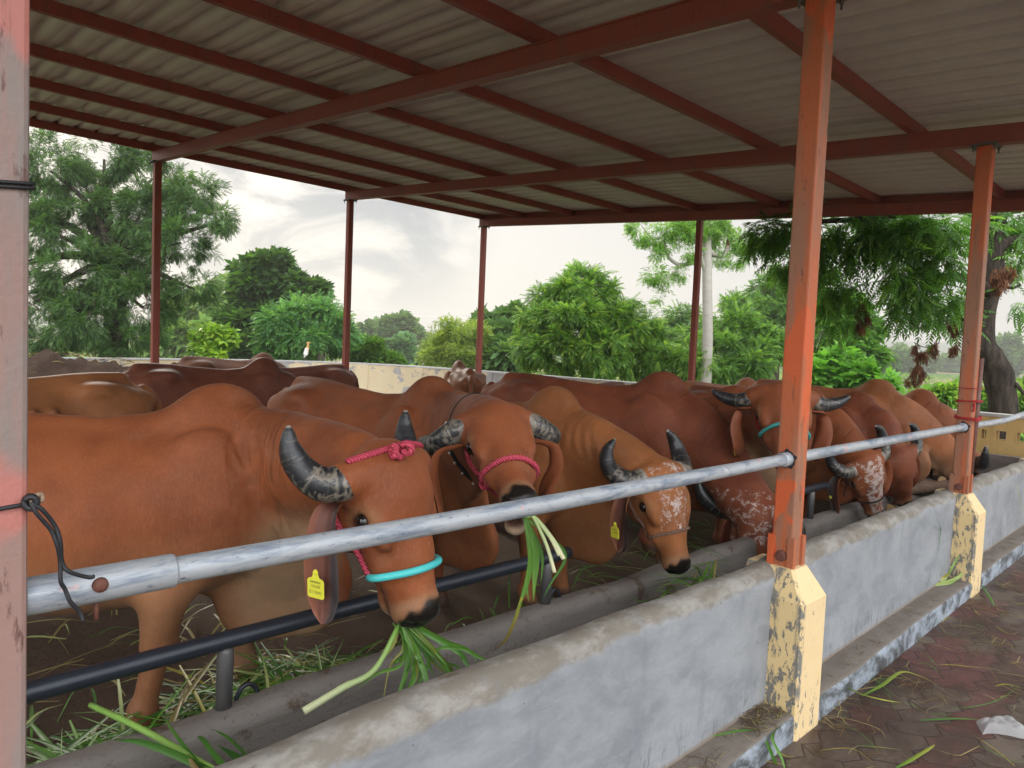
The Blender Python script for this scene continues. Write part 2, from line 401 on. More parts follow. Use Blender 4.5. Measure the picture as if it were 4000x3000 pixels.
# ---- animals
@material('coat')
def _(g):
    v = g.coord(); base = g.mix(1.0, g.attr('coat'), (.87, .745, .58), 'MULTIPLY'); m = g.new('ShaderNodeSeparateColor'); g.put(m.inputs[0], g.attr('mask')); spk, fold, wet = m.outputs
    fc = g.new('ShaderNodeSeparateColor'); g.put(fc.inputs[0], g.attr('foldco'))
    n = g.noise(v, 3.2, 5, .6); f = g.noise(g.mapping(v, (60, 60, 22)), 1, 4, .7); vein = g.noise(v, 14, 5, .6, .7)
    c = g.mix(g.step(n, .3, .72), g.mix(.36, base, (.03, .01, .006)), g.mix(.12, base, (.50, .20, .085)))
    c = g.mix(g.mul(f, .35), c, g.mix(.5, c, (.03, .012, .007)))
    hair = g.noise(g.mapping(v, (150, 150, 45)), 1, 3, .6)
    c = g.mix(g.mul(g.step(hair, .46, .66), .12), c, g.mix(.45, c, (.55, .33, .22)))
    sp = g.add(g.mul(g.noise(v, 19, 4, .6, .5), .62), g.mul(g.noise(v, 85, 4, .7, .4), .38))
    spm = g.step(g.add(sp, g.mul(spk, .36)), .70, .83)
    c = g.mix(g.math('MULTIPLY', spm, g.step(spk, .02, .12)), c, (.47, .385, .35))
    fly = g.step(g.voro(v, 9), .032, .02)
    c = g.mix(g.mul(fly, .7), c, (.02, .01, .008))
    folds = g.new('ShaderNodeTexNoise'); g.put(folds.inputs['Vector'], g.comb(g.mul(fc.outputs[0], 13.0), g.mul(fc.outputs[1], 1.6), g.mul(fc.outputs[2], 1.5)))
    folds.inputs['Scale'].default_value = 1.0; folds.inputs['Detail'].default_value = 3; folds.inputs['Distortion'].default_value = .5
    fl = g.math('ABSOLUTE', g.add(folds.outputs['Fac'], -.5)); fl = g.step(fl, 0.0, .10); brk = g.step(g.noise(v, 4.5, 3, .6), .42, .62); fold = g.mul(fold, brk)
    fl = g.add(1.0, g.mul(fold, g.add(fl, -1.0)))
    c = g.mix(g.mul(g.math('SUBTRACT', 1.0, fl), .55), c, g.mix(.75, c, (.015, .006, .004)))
    musc = g.noise(v, 6.5, 4, .55, .4); nb = g.bump(g.add(g.mul(hair, .22), g.add(g.mul(vein, .5), g.mul(musc, 1.1))), .34, .011)
    nb = g.bump(fl, .6, .013, nb)
    dust = g.mul(g.step(g.noise(g.mapping(v, (2, 2, 3)), 2.2, 6, .7),   .52, .74), .16); dust = g.mul(dust, g.math('SUBTRACT', 1.0, wet)); c = g.mix(dust, c, (.26, .17, .11)); c = g.mix(wet, c, base); rough = g.mix(wet, g.mix(n, (.48,)*3, (.70,)*3), (.20,)*3)
    g.out(c, rough, nb, spec=.22, sheen=.03)
@material('ear_skin')
def _(g):
    v = g.coord(); c = g.attr('coat'); n = g.noise(v, 40, 4, .6)
    g.out(g.mix(g.mul(n, .3), c, g.mix(.5, c, (.03, .012, .008))), .55, g.bump(n, .12, .005), spec=.35, transl=(.12, (.5, .12, .07)))
@material('horn')
def _(g):
    v = g.coord(); t = g.new('ShaderNodeSeparateColor'); g.put(t.inputs[0], g.attr('coat'))
    n = g.noise(g.mapping(v, (22, 22, 22)), 1, 6, .65, 1.2); rings = g.noise(g.comb(g.mul(t.outputs[0], 26.0), g.mul(n, 1.5), 0.0), 1, 3, .5)
    c = g.mix(g.step(g.add(n, g.mul(t.outputs[0], .32)), .50, .62), (.17, .145, .115), (.016, .017, .02))
    c = g.mix(g.mul(g.step(rings, .54, .68), .55), c, (.28, .245, .185))
    c = g.mix(g.step(t.outputs[0], .10, .0), c, g.mix(n, (.20, .17, .14), (.33, .29, .24)))
    c = g.mix(g.mul(g.step(t.outputs[0], .975, .995), .6), c, (.45, .41, .35))
    g.out(c, g.mix(n, (.28,)*3, (.46,)*3), g.bump(g.add(rings, g.mul(n, .6)), .14, .006), spec=.5)
@material('eye')
def _(g): g.out((.008, .006, .006), .07, spec=.6)
@material('eye_white')
def _(g): g.out((.42, .36, .33), .2, spec=.5)
def plain(name, c, rough=.6, var=.25, scale=30, spec=.4, bump=.15, transl=None, metal=0):
    @material(name)
    def _(g):
        n = g.noise(g.coord(), scale, 5, .65); d = tuple(q*(1-var) for q in c); e = tuple(min(q*(1+var), 1) for q in c)
        g.out(g.mix(n, d, e), rough, g.bump(n, bump, .004), spec=spec, transl=transl, metal=metal)
def rope(name, c):
    @material(name)
    def _(g):
        v = g.coord(); w_ = g.new('ShaderNodeTexWave', wave_type='BANDS', bands_direction='DIAGONAL'); g.put(w_.inputs['Vector'], v)
        w_.inputs['Scale'].default_value = 42; w_.inputs['Distortion'].default_value = 1.5; n = g.noise(v, 160, 3)
        h = g.add(w_.outputs['Fac'], g.mul(n, .6))
        g.out(g.mix(h, tuple(q*.45 for q in c), tuple(min(1, q*1.15) for q in c)), .85, g.bump(h, .8, .006), spec=.15)
rope('rope_pink', (.52, .07, .11)); rope('rope_brown', (.20, .12, .09)); rope('rope_red', (.36, .03, .025)); rope('rope_dark', (.05, .035, .03))
plain('tube_turquoise', (.07, .50, .50), .38, .08, 20)
plain('tube_teal', (.05, .30, .28), .4, .1, 20)
plain('tag_yellow', (.74, .70, .06), .4, .06, 20, bump=.05)
plain('tag_ink', (.25, .24, .05), .6, .1)
plain('cord_black', (.016, .016, .019), .5, .3, 60)
plain('wire_end', (.35, .25, .17), .4, .3, metal=.3)
plain('shell_white', (.55, .52, .47), .35, .15, 40)
plain('band_black', (.02, .018, .02), .8, .3, 60)
plain('string_red', (.33, .02, .025), .85, .3, 120)
plain('brown_pipe', (.13, .055, .04), .5, .3, 20)
plain('egret_white', (.72, .70, .66), .8, .05, 40, spec=.2)
plain('egret_buff', (.60, .34, .14), .8, .12, 40, spec=.2)
plain('egret_leg', (.10, .085, .05), .6, .2)
plain('beak_yellow', (.62, .40, .05), .5, .1)
plain('pylon_steel', (.22, .23, .24), .6, .1)

@material('sheet_plastic')
def _(g):
    b = g.out((.55, .55, .55), .3, spec=.5, transl=(.4, (.6, .6, .6))); o = [n for n in g.n if n.type == 'OUTPUT_MATERIAL'][0]; src = o.inputs[0].links[0].from_socket
    t = g.new('ShaderNodeBsdfTransparent'); m = g.new('ShaderNodeMixShader'); m.inputs[0].default_value = .42; g.l.new(src, m.inputs[1]); g.l.new(t.outputs[0], m.inputs[2]); g.l.new(m.outputs[0], o.inputs[0])
plain('cement_blue', (.42, .47, .52), .8, .2, 6)
@material('dung')
def _(g):
    v = g.coord(); n = g.noise(v, 9, 7, .75); f = g.noise(v, 40, 5, .7)
    c = g.mix(n, (.022, .013, .009), (.085, .052, .036)); c = g.mix(g.step(f, .62, .74), c, (.22, .16, .08))
    g.out(c, .9, g.bump(g.add(n, f), .8, .03), spec=.15)
@material('log_bark')
def _(g):
    v = g.coord(); n = g.noise(v, 12, 6, .7)
    g.out(g.mix(n, (.06, .035, .025), (.22, .14, .095)), .85, g.bump(n, .6, .02), spec=.15)
@material('cut_wood')
def _(g):
    n = g.noise(g.coord(), 20, 5); g.out(g.mix(n, (.36, .21, .09), (.55, .37, .19)), .8, spec=.2)
@material('bark')
def _(g):
    v = g.coord(); n = g.noise(g.mapping(v, (9, 9, 2.2)), 1.2, 7, .75, .6)
    g.out(g.mix(g.step(n, .35, .7), (.022, .017, .014), (.085, .068, .055)), .9, g.bump(n, .9, .03), spec=.15)
@material('bark_pale')
def _(g):
    v = g.coord(); n = g.noise(g.mapping(v, (5, 5, 7)), 1.2, 6, .7); k = g.noise(g.mapping(v, (2.5, 2.5, 26)), 1, 4, .7)
    c = g.mix(n, (.30, .27, .235), (.46, .43, .385)); c = g.mix(g.mul(g.step(k, .55, .72), .5), c, (.19, .165, .14))
    c = g.mix(g.step(g.noise(v, 3.1, 3), .66, .72), c, (.17, .09, .05))
    g.out(c, .85, g.bump(g.add(n, k), .4, .01), spec=.15)
def leaf(name, spec=.3, tr=.42, rough=.45, tw=(1.6, 1.6, .8)):
    @material(name)
    def _(g):
        c = g.attr('tint'); n = g.noise(g.coord(), .9, 3)
        c2 = g.mix(n, g.mix(.18, c, (.01, .025, .006)), c)
        tc = g.mix(1.0, c2, tw, 'MULTIPLY')
        g.out(c2, rough, spec=spec, transl=(tr, tc))
leaf('foliage'); leaf('blade', .4, .3, .4, (1.3, 1.25, .7)); leaf('dry_leaf', .2, .2, .7, (1, .9, .7))
@material('wall_ochre')
def _(g):
    v = g.coord(); n = g.noise(g.mapping(v, (2, 2, 3)), 2, 6, .7); d = g.noise(g.mapping(v, (6, 6, 1.5)), 1.3, 5, .7)
    c = g.mix(g.noise(v, 4, 5), (.56, .37, .13), (.66, .47, .20)); c = g.mix(g.mul(g.step(n, .62, .68), .8), c, (.30, .27, .22))
    c = g.mix(g.mul(g.step(d, .5, .7), .45), c, (.30, .20, .09))
    g.out(c, .8, g.bump(n, .3, .01), spec=.25)
# ------------------------------------------------------------------ setting
X1, X2, X3, YF, YM = 3.0, 5.914, 8.806, 8.772, 4.123
HN, SL = 3.301, 0.0727                     # height of the post tops at the front, slope of the roof
RAILZ = 1.234
FLOOR = 0.15

def noisy_sheet(name, x0, x1, y0, y1, nx, ny, z, amp, mat, parent=None, sc_=1.0):
    xs = np.linspace(x0, x1, nx); ys = np.linspace(y0, y1, ny); X, Y = np.meshgrid(xs, ys, indexing='ij')
    r = np.random.default_rng(3); Z = np.zeros_like(X)
    for k in range(14):
        a = r.uniform(0, 6.28); f = r.uniform(.5, 6)*sc_; Z += np.sin(X*f*math.cos(a)+Y*f*math.sin(a)+r.uniform(0, 6.28))/(1+f*.4)
    Z = z+amp*Z/3
    I = np.arange(nx*ny).reshape(nx, ny)
    Q = np.stack([I[:-1, :-1], I[1:, :-1], I[1:, 1:], I[:-1, 1:]], -1).reshape(-1, 4)
    return npmesh(name, np.stack([X, Y, Z], -1).reshape(-1, 3), Q, mat, parent, True)
# ground to the horizon, with the paved path, the barn floor and low hills on it
th = np.linspace(0, 2*math.pi, 96, endpoint=False); rad = np.array([0, 6, 20, 60, 150, 400, 840])
V = [(6*1.0+r*math.cos(a), 6+r*math.sin(a), -0.06) for r in rad for a in th]
n = len(th); Q = [(i*n+j, (i+1)*n+j, (i+1)*n+(j+1) % n, i*n+(j+1) % n) for i in range(len(rad)-1) for j in range(n)]
structure(npmesh('ground', V, Q, 'field'))
structure(noisy_sheet('paved_path', -4, 13, -6, -0.13, 90, 40, 0.0, 0.004, 'pavers'))
structure(noisy_sheet('barn_floor', -6, 9.6, 0.8, 15, 240, 200, FLOOR-.01, 0.022, 'dirt_floor', sc_=2.2))
hv, hq = [], []
for k in range(121):
    a = math.radians(-30+k*1.25); r = np.random.default_rng(k+5)
    for rr, hh in ((560, -1), (640, 9+5*math.sin(a*5.0)+3.5*math.sin(a*13+1)+2*math.sin(a*31)), (800, 17+8*math.sin(a*3.1+.4)+2*math.sin(a*17))):
        hv.append((rr*math.cos(a), rr*math.sin(a), hh))
for k in range(120):
    for j in range(2): hq.append((k*3+j, k*3+j+1, (k+1)*3+j+1, (k+1)*3+j))
structure(npmesh('hills', hv, hq, 'hills', None, True))

# ------------------------------------------------------------------ feeding trough
trough = thing('feeding_trough', 'long grey plastered concrete feeding trough with rounded worn rim and low brown inner wall', 'trough', (0, 0, 0))
def swept_wall(name, prof, x0, x1, nx, mat, amp=.006, seed=1, parent=None, wob=.012):
    """a wall drawn along X from its cross-section (y, z), with hand-plastered unevenness"""
    prof = np.asarray(prof, float); xs = np.linspace(x0, x1, nx); r = np.random.default_rng(seed)
    P = np.tile(prof[None], (nx, 1, 1)); X = np.repeat(xs[:, None], len(prof), 1)
    zt = prof[:, 1].max()
    k1, k2, k3 = r.uniform(0, 6, 3)
    wave = np.sin(xs*2.1+k1)*.5+np.sin(xs*5.3+k2)*.3+np.sin(xs*11+k3)*.2
    wgt = np.clip((P[..., 1]-(zt-.14))/.14, 0, 1)
    P[..., 1] += wob*wave[:, None]*wgt
    P[..., 0] += amp*(np.sin(xs*3.3+k2)+.6*np.sin(xs*8.7+k1))[:, None]*wgt+r.normal(0, amp*.12, P[..., 0].shape)
    m = len(prof); V = np.stack([X, P[..., 0], P[..., 1]], -1).reshape(-1, 3)
    I = np.arange(nx*m).reshape(nx, m); Q = np.stack([I[:-1, :-1], I[:-1, 1:], I[1:, 1:], I[1:, :-1]], -1).reshape(-1, 4)
    return npmesh(name, V, Q, mat, parent, True)
def rim(y0, y1, zb, zt, r, n=7, zb2=None, step=.06):
    p = [(y0, z) for z in np.arange(zb, zt-r-1e-6, step)]
    p += [(y0+r-r*math.cos(a), zt-r+r*math.sin(a)) for a in np.linspace(0, math.pi/2, n)]
    p += [(y1-r+r*math.sin(a), zt-r+r*math.cos(a)) for a in np.linspace(0, math.pi/2, n)][1 if y1-y0 > 2*r+1e-4 else 0:]
    p += [(y1, z) for z in np.arange(zt-r-.05, (zb2 if zb2 is not None else zb), -step)]+[(y1, zb2 if zb2 is not None else zb)]
    return p
XA, XB = -3.0, 9.25
swept_wall('front_wall', rim(0.0, .145, .115, .752, .066), XA, XB, 420, 'trough_wall', parent=trough, seed=4)
swept_wall('inner_wall', rim(.77, .915, .13, .468, .06), XA, XB, 420, 'trough_inner', parent=trough, seed=9, wob=.014)
swept_wall('basin_floor', [(.14, .30), (.2, .235), (.3, .21), (.62, .21), (.72, .235), (.79, .30)], XA, XB, 120, 'trough_inner', parent=trough, seed=2, wob=0)
swept_wall('ledge', [(-.14, -.02), (-.14, .05), (-.14, .10), (-.136, .114), (-.122, .121), (-.06, .122), (.003, .124)], XA, XB, 300, 'kerb', parent=trough, seed=5, amp=.005, wob=.004)
mb = MB(); mb.box((XB, 0.0, .0), (XB+.12, .915, .70)); mb.build('end_wall', 'trough_inner', trough)

# ------------------------------------------------------------------ shed: posts, beams, purlins, sheets, rails
shed = thing('cattle_shed', 'open red steel cattle shed with corrugated metal roof on slim square posts', 'shed', (0, 0, 0))
def post(x, y, z0, z1, mat, s=.05, foot=True, cap=True):
    mb = MB(); b = .009
    poly = [(-s+b, -s), (s-b, -s), (s-b*.3, -s+b*.3), (s, -s+b), (s, s-b), (s-b*.3, s-b*.3), (s-b, s), (-s+b, s), (-s+b*.3, s-b*.3), (-s, s-b), (-s, -s+b), (-s+b*.3, -s+b*.3)]
    mb.prism([(x+p, y+q) for p, q in poly], z0, z1-.012)
    o = mb.build('post', mat, shed)
    if cap:
        mb = MB(); mb.box((x-.085, y-.085, z1-.012), (x+.085, y+.085, z1), .004)
        for a in (-1, 1):
            for c in (-1, 1):
                mb.prism([(x+a*.066+.010*math.cos(t), y+c*.066+.010*math.sin(t)) for t in np.arange(6)*math.pi/3], z1-.03, z1-.012)
                mb.prism([(x+a*.066+.005*math.cos(t), y+c*.066+.005*math.sin(t)) for t in np.arange(6)*math.pi/3], z1-.055, z1-.03)
        mb.build('cap_plate', 'steel_worn', o)
    if foot:
        mb = MB(); f = s+.012
        for a in (-1, 1):                                   # welded angle irons up the four corners of the foot
            for c in (-1, 1):
                xa, ya = x+a*f, y+c*f
                mb.box((min(xa, xa-a*.03), min(ya, ya-c*.012), z0), (max(xa, xa-a*.03), max(ya, ya-c*.012), z0+.145))
                mb.box((min(xa, xa-a*.0115), min(ya-c*.0125, ya-c*.03), z0), (max(xa, xa-a*.0115), max(ya-c*.0125, ya-c*.03), z0+.145))
        mb.build('foot_angle', mat, o)
        mb = MB()
        mb.tube([(x-s-.001, y-.002, z0+.055), (x-s-.014, y-.002, z0+.055), (x-s-.017, y-.002, z0+.055)], [.026, .025, .016], 18, up=(0, 1, 0))
        mb.build('bolt', 'rust', o)
    return o
PZ = .735
p0 = post(0, 0, PZ, HN, 'post_pink'); p1 = post(X1, 0, PZ, HN, 'post_orange'); p2 = post(X2, 0, PZ, HN, 'post_orange'); post(X3, 0, PZ, HN, 'post_orange')
for x in (0, X1, X2, X3): post(x, YF, FLOOR-.02, HN+SL*YF, 'post_maroon', .045, foot=False)
post(X3, YM, FLOOR-.02, HN+SL*YM, 'post_maroon', .04, foot=False, cap=False)
def slopebox(x0, x1, y0, y1, d0, d1):
    """a bar that follows the slope of the roof; d is measured up from the post-top plane"""
    v = [(x, y, HN+SL*y+d) for d in (d0, d1) for x, y in ((x0, y0), (x1, y0), (x1, y1), (x0, y1))]
    return v, [(3, 2, 1, 0), (4, 5, 6, 7), (0, 1, 5, 4), (1, 2, 6, 5), (2, 3, 7, 6), (3, 0, 4, 7)]
for i, x in enumerate((0, X1, X2, X3)):
    mb = MB(); wv = .045                                      # rolled I-shaped girder
    mb.add(*slopebox(x-wv, x+wv, -1.35, YF+.10, .0, .012)); mb.add(*slopebox(x-wv+.006, x+wv-.006, -1.35, YF+.098, .013, .119)); mb.add(*slopebox(x-wv, x+wv, -1.35, YF+.10, .12, .132))
    mb.build('beam', 'beam_red' if i < 0 else 'beam_maroon', shed)
PUR = [-1.25, -.65, .50, 1.74, 2.97, 4.19, 5.40, 6.58, 7.76, 8.84]
for y in PUR:
    mb = MB(); x0, x1 = -2.2, X3+.05
    mb.add(*slopebox(x0, x1, y-.028, y+.028, .1335, .225))
    if y > 8.5: mb.add(*slopebox(x0, x1, y+.03, y+.034, .15, .270))
    mb.build('purlin', 'beam_maroon', shed)
mb = MB(); mb.add(*slopebox(X3+.052, X3+.056, -1.4, YF+.12, .12, .275)); mb.build('gable_trim', 'beam_maroon', shed)
# trapezoid sheeting, ribs running up the slope
P = .22; prof = [(0, 0), (.075, 0), (.083, .004), (.091, 0), (.150, 0), (.168, .038), (.204, .038)]
xs = []; zs = []
for k in range(int((X3+.12+2.3)/P)+1):
    for a, b in prof: xs.append(-2.3+k*P+a); zs.append(b)
xs = np.array(xs); zs = np.array(zs); ysr = np.array([-1.45, 1, 3.5, 6, YF+.16]); m = len(xs)
V = []
for dz in (0, .002):
    for y in ysr: V.append(np.stack([xs, np.full(m, y), HN+SL*y+.227+zs+dz], -1))
V = np.concatenate(V); I = np.arange(len(V)).reshape(2, len(ysr), m)
Q = [I[0, :-1, :-1], I[0, 1:, :-1], I[0, 1:, 1:], I[0, :-1, 1:]]; Qa = np.stack(Q, -1).reshape(-1, 4)
Q = [I[1, :-1, :-1], I[1, :-1, 1:], I[1, 1:, 1:], I[1, 1:, :-1]]; Qb = np.stack(Q, -1).reshape(-1, 4)
npmesh('roof_sheet', V, np.concatenate([Qa, Qb]), 'roof_metal', shed)
def cyl(mb, a, b, r, n=20, jit=0):
    a = np.asarray(a, float); b = np.asarray(b, float); t = np.linspace(0, 1, 24)[:, None]
    return mb.tube(a+(b-a)*t, r, n)
# upper rail in bays, with welded sleeves
def rail(xa, xb, sleeve_a, sleeve_b, sag=.0):
    mb = MB(); t = np.linspace(0, 1, 30)
    mb.tube(np.stack([xa+(xb-xa)*t, 0*t, RAILZ-sag*np.sin(t*math.pi)], -1), .0262, 24); o = mb.build('rail', 'galvanised', shed, True)
    for x, d, L in ((xa, 1, sleeve_a), (xb, -1, sleeve_b)):
        if L <= 0: continue
        mb = MB(); n = 26; xx = [x, x+d*L]
        mb.tube([(xx[0], 0, RAILZ), (xx[0]+d*.004, 0, RAILZ), (xx[1]-d*.004, 0, RAILZ), (xx[1], 0, RAILZ), (xx[1], 0, RAILZ)], [.031, .0325, .0325, .031, .0265], n)
        mb.build('sleeve', 'galvanised', o, True)
    return o
r0 = rail(.05, X1-.05, .245, .055, .004); rail(X1+.05, X2-.05, .03, .05); 
rail(-2.6, -.05, .05, .06)
mb = MB(); q = onY(216, 1238, -.03); bx = q[0]
mb.tube([(bx, -.031, RAILZ+.008), (bx, -.038, RAILZ+.008), (bx, -.041, RAILZ+.008)], [.0135, .0125, .006], 14, up=(1, 0, 0)); mb.build('rail_bolt', 'rust', r0, True)
mb = MB(); mb.tube([(bx+.002, 0, RAILZ-.025), (bx+.002, 0, RAILZ-.066)], .0045, 8); mb.build('bolt_end', 'rust', r0, True)
# bent end rail past the third post
pts = spline([(X2+.05, 0, RAILZ), (X2+.5, .0, RAILZ-.004), (X2+.95, -.005, RAILZ-.006), (X2+1.3, -.02, RAILZ+.004), (X2+1.9, -.05, RAILZ+.04), (X2+2.5, -.06, RAILZ+.06), (X3-.04, -.0, RAILZ+.07)], 50)
mb = MB(); mb.tube(pts, .024, 20); mb.build('bent_rail', 'galvanised', shed, True)
# weld burns on the post faces
for x in (X1, X2):
    mb = MB(); a = np.linspace(0, 2*math.pi, 40, endpoint=False); r = np.random.default_rng(int(x)); rr = .042+.004*np.sin(a*5)+.003*np.sin(a*9+1)
    mb.add([(x-.0508, rr[i]*math.cos(a[i])*.98, RAILZ+rr[i]*math.sin(a[i])) for i in range(40)], [tuple(range(39, -1, -1))])
    mb.build('weld_burn', 'cord_black', shed)
# masonry piers under the posts
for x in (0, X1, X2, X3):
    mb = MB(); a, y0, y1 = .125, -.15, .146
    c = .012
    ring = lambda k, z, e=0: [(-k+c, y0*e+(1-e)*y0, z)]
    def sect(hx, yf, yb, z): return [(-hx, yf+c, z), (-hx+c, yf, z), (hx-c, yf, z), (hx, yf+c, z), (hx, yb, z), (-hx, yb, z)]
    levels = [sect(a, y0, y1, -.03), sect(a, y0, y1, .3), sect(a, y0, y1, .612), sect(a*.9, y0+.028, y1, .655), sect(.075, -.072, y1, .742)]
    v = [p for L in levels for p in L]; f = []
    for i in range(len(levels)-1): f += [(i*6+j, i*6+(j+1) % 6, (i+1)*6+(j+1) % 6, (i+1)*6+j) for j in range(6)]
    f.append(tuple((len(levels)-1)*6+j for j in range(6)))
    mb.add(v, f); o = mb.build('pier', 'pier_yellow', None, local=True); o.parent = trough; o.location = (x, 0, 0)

# ------------------------------------------------------------------ lower neck rail on the inner wall
neck = thing('neck_rail', 'low black steel pipe rail on stub posts along the inner trough wall', 'rail', (0, .85, .46))
mb = MB(); t = np.linspace(0, 1, 60); mb.tube(np.stack([-2.5+t*4.95, .85+0*t, .690+.003*np.sin(t*11)], -1), .030, 22); mb.build('pipe', 'black_pipe', neck, True); mb = MB(); mb.tube(np.stack([4.5+t*1.05, .85+0*t, .690+0*t], -1), .030, 22); mb.build('pipe', 'black_pipe', neck, True)
for x in (-1.3, .752, 2.30, 4.62, 5.3):
    mb = MB(); mb.tube([(x-.004, .85, .40), (x, .85, .655), (x+.002, .85, .668)], [.0265, .0265, .022], 18, up=(1, 0, 0)); mb.build('stub_post', 'steel_worn', neck, True)
    if x < 5:
        mb = MB(); a = np.linspace(0, math.pi, 14); mb.tube(np.stack([x+.085+.042*np.cos(a), .87+0*a, .435+.075*np.sin(a)], -1), .008, 10, up=(0, 1, 0)); mb.build('tether_ring', 'black_pipe', neck, True)
neck2 = thing('neck_rail', 'black steel pipe rail in front of the firewood beyond the third post', 'rail', (7, .85, .46))
a = onY(2110, 985, .85); b = onY(2212, 993, .85); t = np.linspace(0, 1, 20)[:, None]
pA = np.array([5.9, .85, .70]); pB = np.array([9.2, .85, .62])
mb = MB(); mb.tube(pA+(pB-pA)*t, .028, 18); mb.build('pipe', 'black_pipe', neck2, True)
for x in (6.6, 8.9):
    mb = MB(); mb.tube([(x, .85, .40), (x, .85, .64)], .025, 14, up=(1, 0, 0)); mb.build('stub_post', 'steel_worn', neck2, True)
# brown pipe leaning against the third post
bp = MB(); bp.tube([(X2+.085, -.03, .73), (X2+.086, -.045, 1.3), (X2+.08, -.05, 1.75)], .021, 14, up=(1, 0, 0))
tag(bp.build('standing_pipe', 'brown_pipe', None, True), 'thin brown pipe tied upright against the right side of an orange post', 'pipe')

# ------------------------------------------------------------------ boundary wall round the yard
bw = thing('boundary_wall', 'long cream yard wall with peeling paint curving round behind the cattle', 'wall', (6, 12, 0))
WT, WH = .16, 1.15
path = spline([(-9, 12.6), (-4, 12.9), (2.4, 13.5), (5.5, 14.1), (7.6, 14.05), (8.8, 13.4), (9.5, 12.1), (9.85, 10), (9.98, 8), (9.95, 5.5), (9.75, 3.0), (9.62, 2.3)], 150)
def wall_run(path, z0, z1, mat, name, t0=0., t1=WT, parent=bw, cap=True):
    T = np.gradient(path, axis=0); T /= np.linalg.norm(T, axis=1)[:, None]; N = np.stack([-T[:, 1], T[:, 0]], -1)
    A = path+N*t0; B = path+N*t1; m = len(path)
    V = np.concatenate([np.c_[A, np.full(m, z0)], np.c_[A, np.full(m, z1)], np.c_[B, np.full(m, z1)], np.c_[B, np.full(m, z0)]])
    Q = [(k*m+i, k*m+i+1, ((k+1) % 4)*m+i+1, ((k+1) % 4)*m+i) for k in range(4) for i in range(m-1)]
    mb = MB(); mb.add(V, Q+[(0, m, 2*m, 3*m), (m-1, 4*m-1, 3*m-1, 2*m-1)]); return mb.build(name, mat, parent)
wall_run(path, -.05, WH-.03, 'wall_cream', 'wall_body'); wall_run(path, WH-.03, WH, 'cap_cement', 'coping', -.012, WT+.012)
wall_run(path[18:], -.02, .36, 'cement_blue', 'plinth', -.22, -.003)
T = np.gradient(path, axis=0)
for i in range(6, 150, 13):
    x, y = path[i]; tx, ty = T[i]/np.linalg.norm(T[i]); nx_, ny_ = -ty, tx
    mb = MB(); q = [(x+tx*a-nx_*b, y+ty*a-ny_*b) for a, b in ((-.13, .02), (.13, .02), (.13, -.05), (-.13, -.05))]
    mb.prism(q, -.03, WH-.035); mb.build('pilaster', 'wall_cream', bw)
# the pierced stretch of wall by the firewood
pw = thing('pierced_wall', 'ochre yard wall with a row of square holes and grey cement coping', 'wall', (9.4, 0, 0))
AX, AY, BX, BY = 9.62, 2.3, 9.2, -2.6
def wp(s): return (AX+(BX-AX)*s, AY+(BY-AY)*s)
def seg(s0, s1, z0, z1, mat, t0=0, t1=.18, mb=None):
    (a, b), (c, d) = wp(s0), wp(s1); mb.prism([(a-t0, b), (c-t0, d), (c+t1, d), (a+t1, b)], z0, z1)
mb = MB(); L = math.hypot(BX-AX, BY-AY); holes = []
def hs(px):
    q = onX(px, 935, 9.4); return (AY-q[1])/(AY-BY)
e = [hs(q) for q in (2116, 2127, 2148, 2171, 2195, 2216)]; e += [e[-1]+.03, e[-1]+.06]
zl, zu = onX(2150, 951, 9.4)[2], onX(2150, 931, 9.4)[2]
seg(0, 1, -.05, zl, None, mb=mb); seg(0, 1, zu, WH-.035, None, mb=mb); last = 0
for k in range(0, 8, 2): seg(last, e[k], zl, zu, None, mb=mb); last = e[k+1]
seg(last, 1, zl, zu, None, mb=mb); mb.build('wall_body', 'pier_wall' if 'pier_wall' in MATS else 'wall_ochre', pw)
mb = MB(); seg(0, 1, WH-.035, WH, None, .012, .192, mb); mb.build('coping', 'cap_cement', pw)
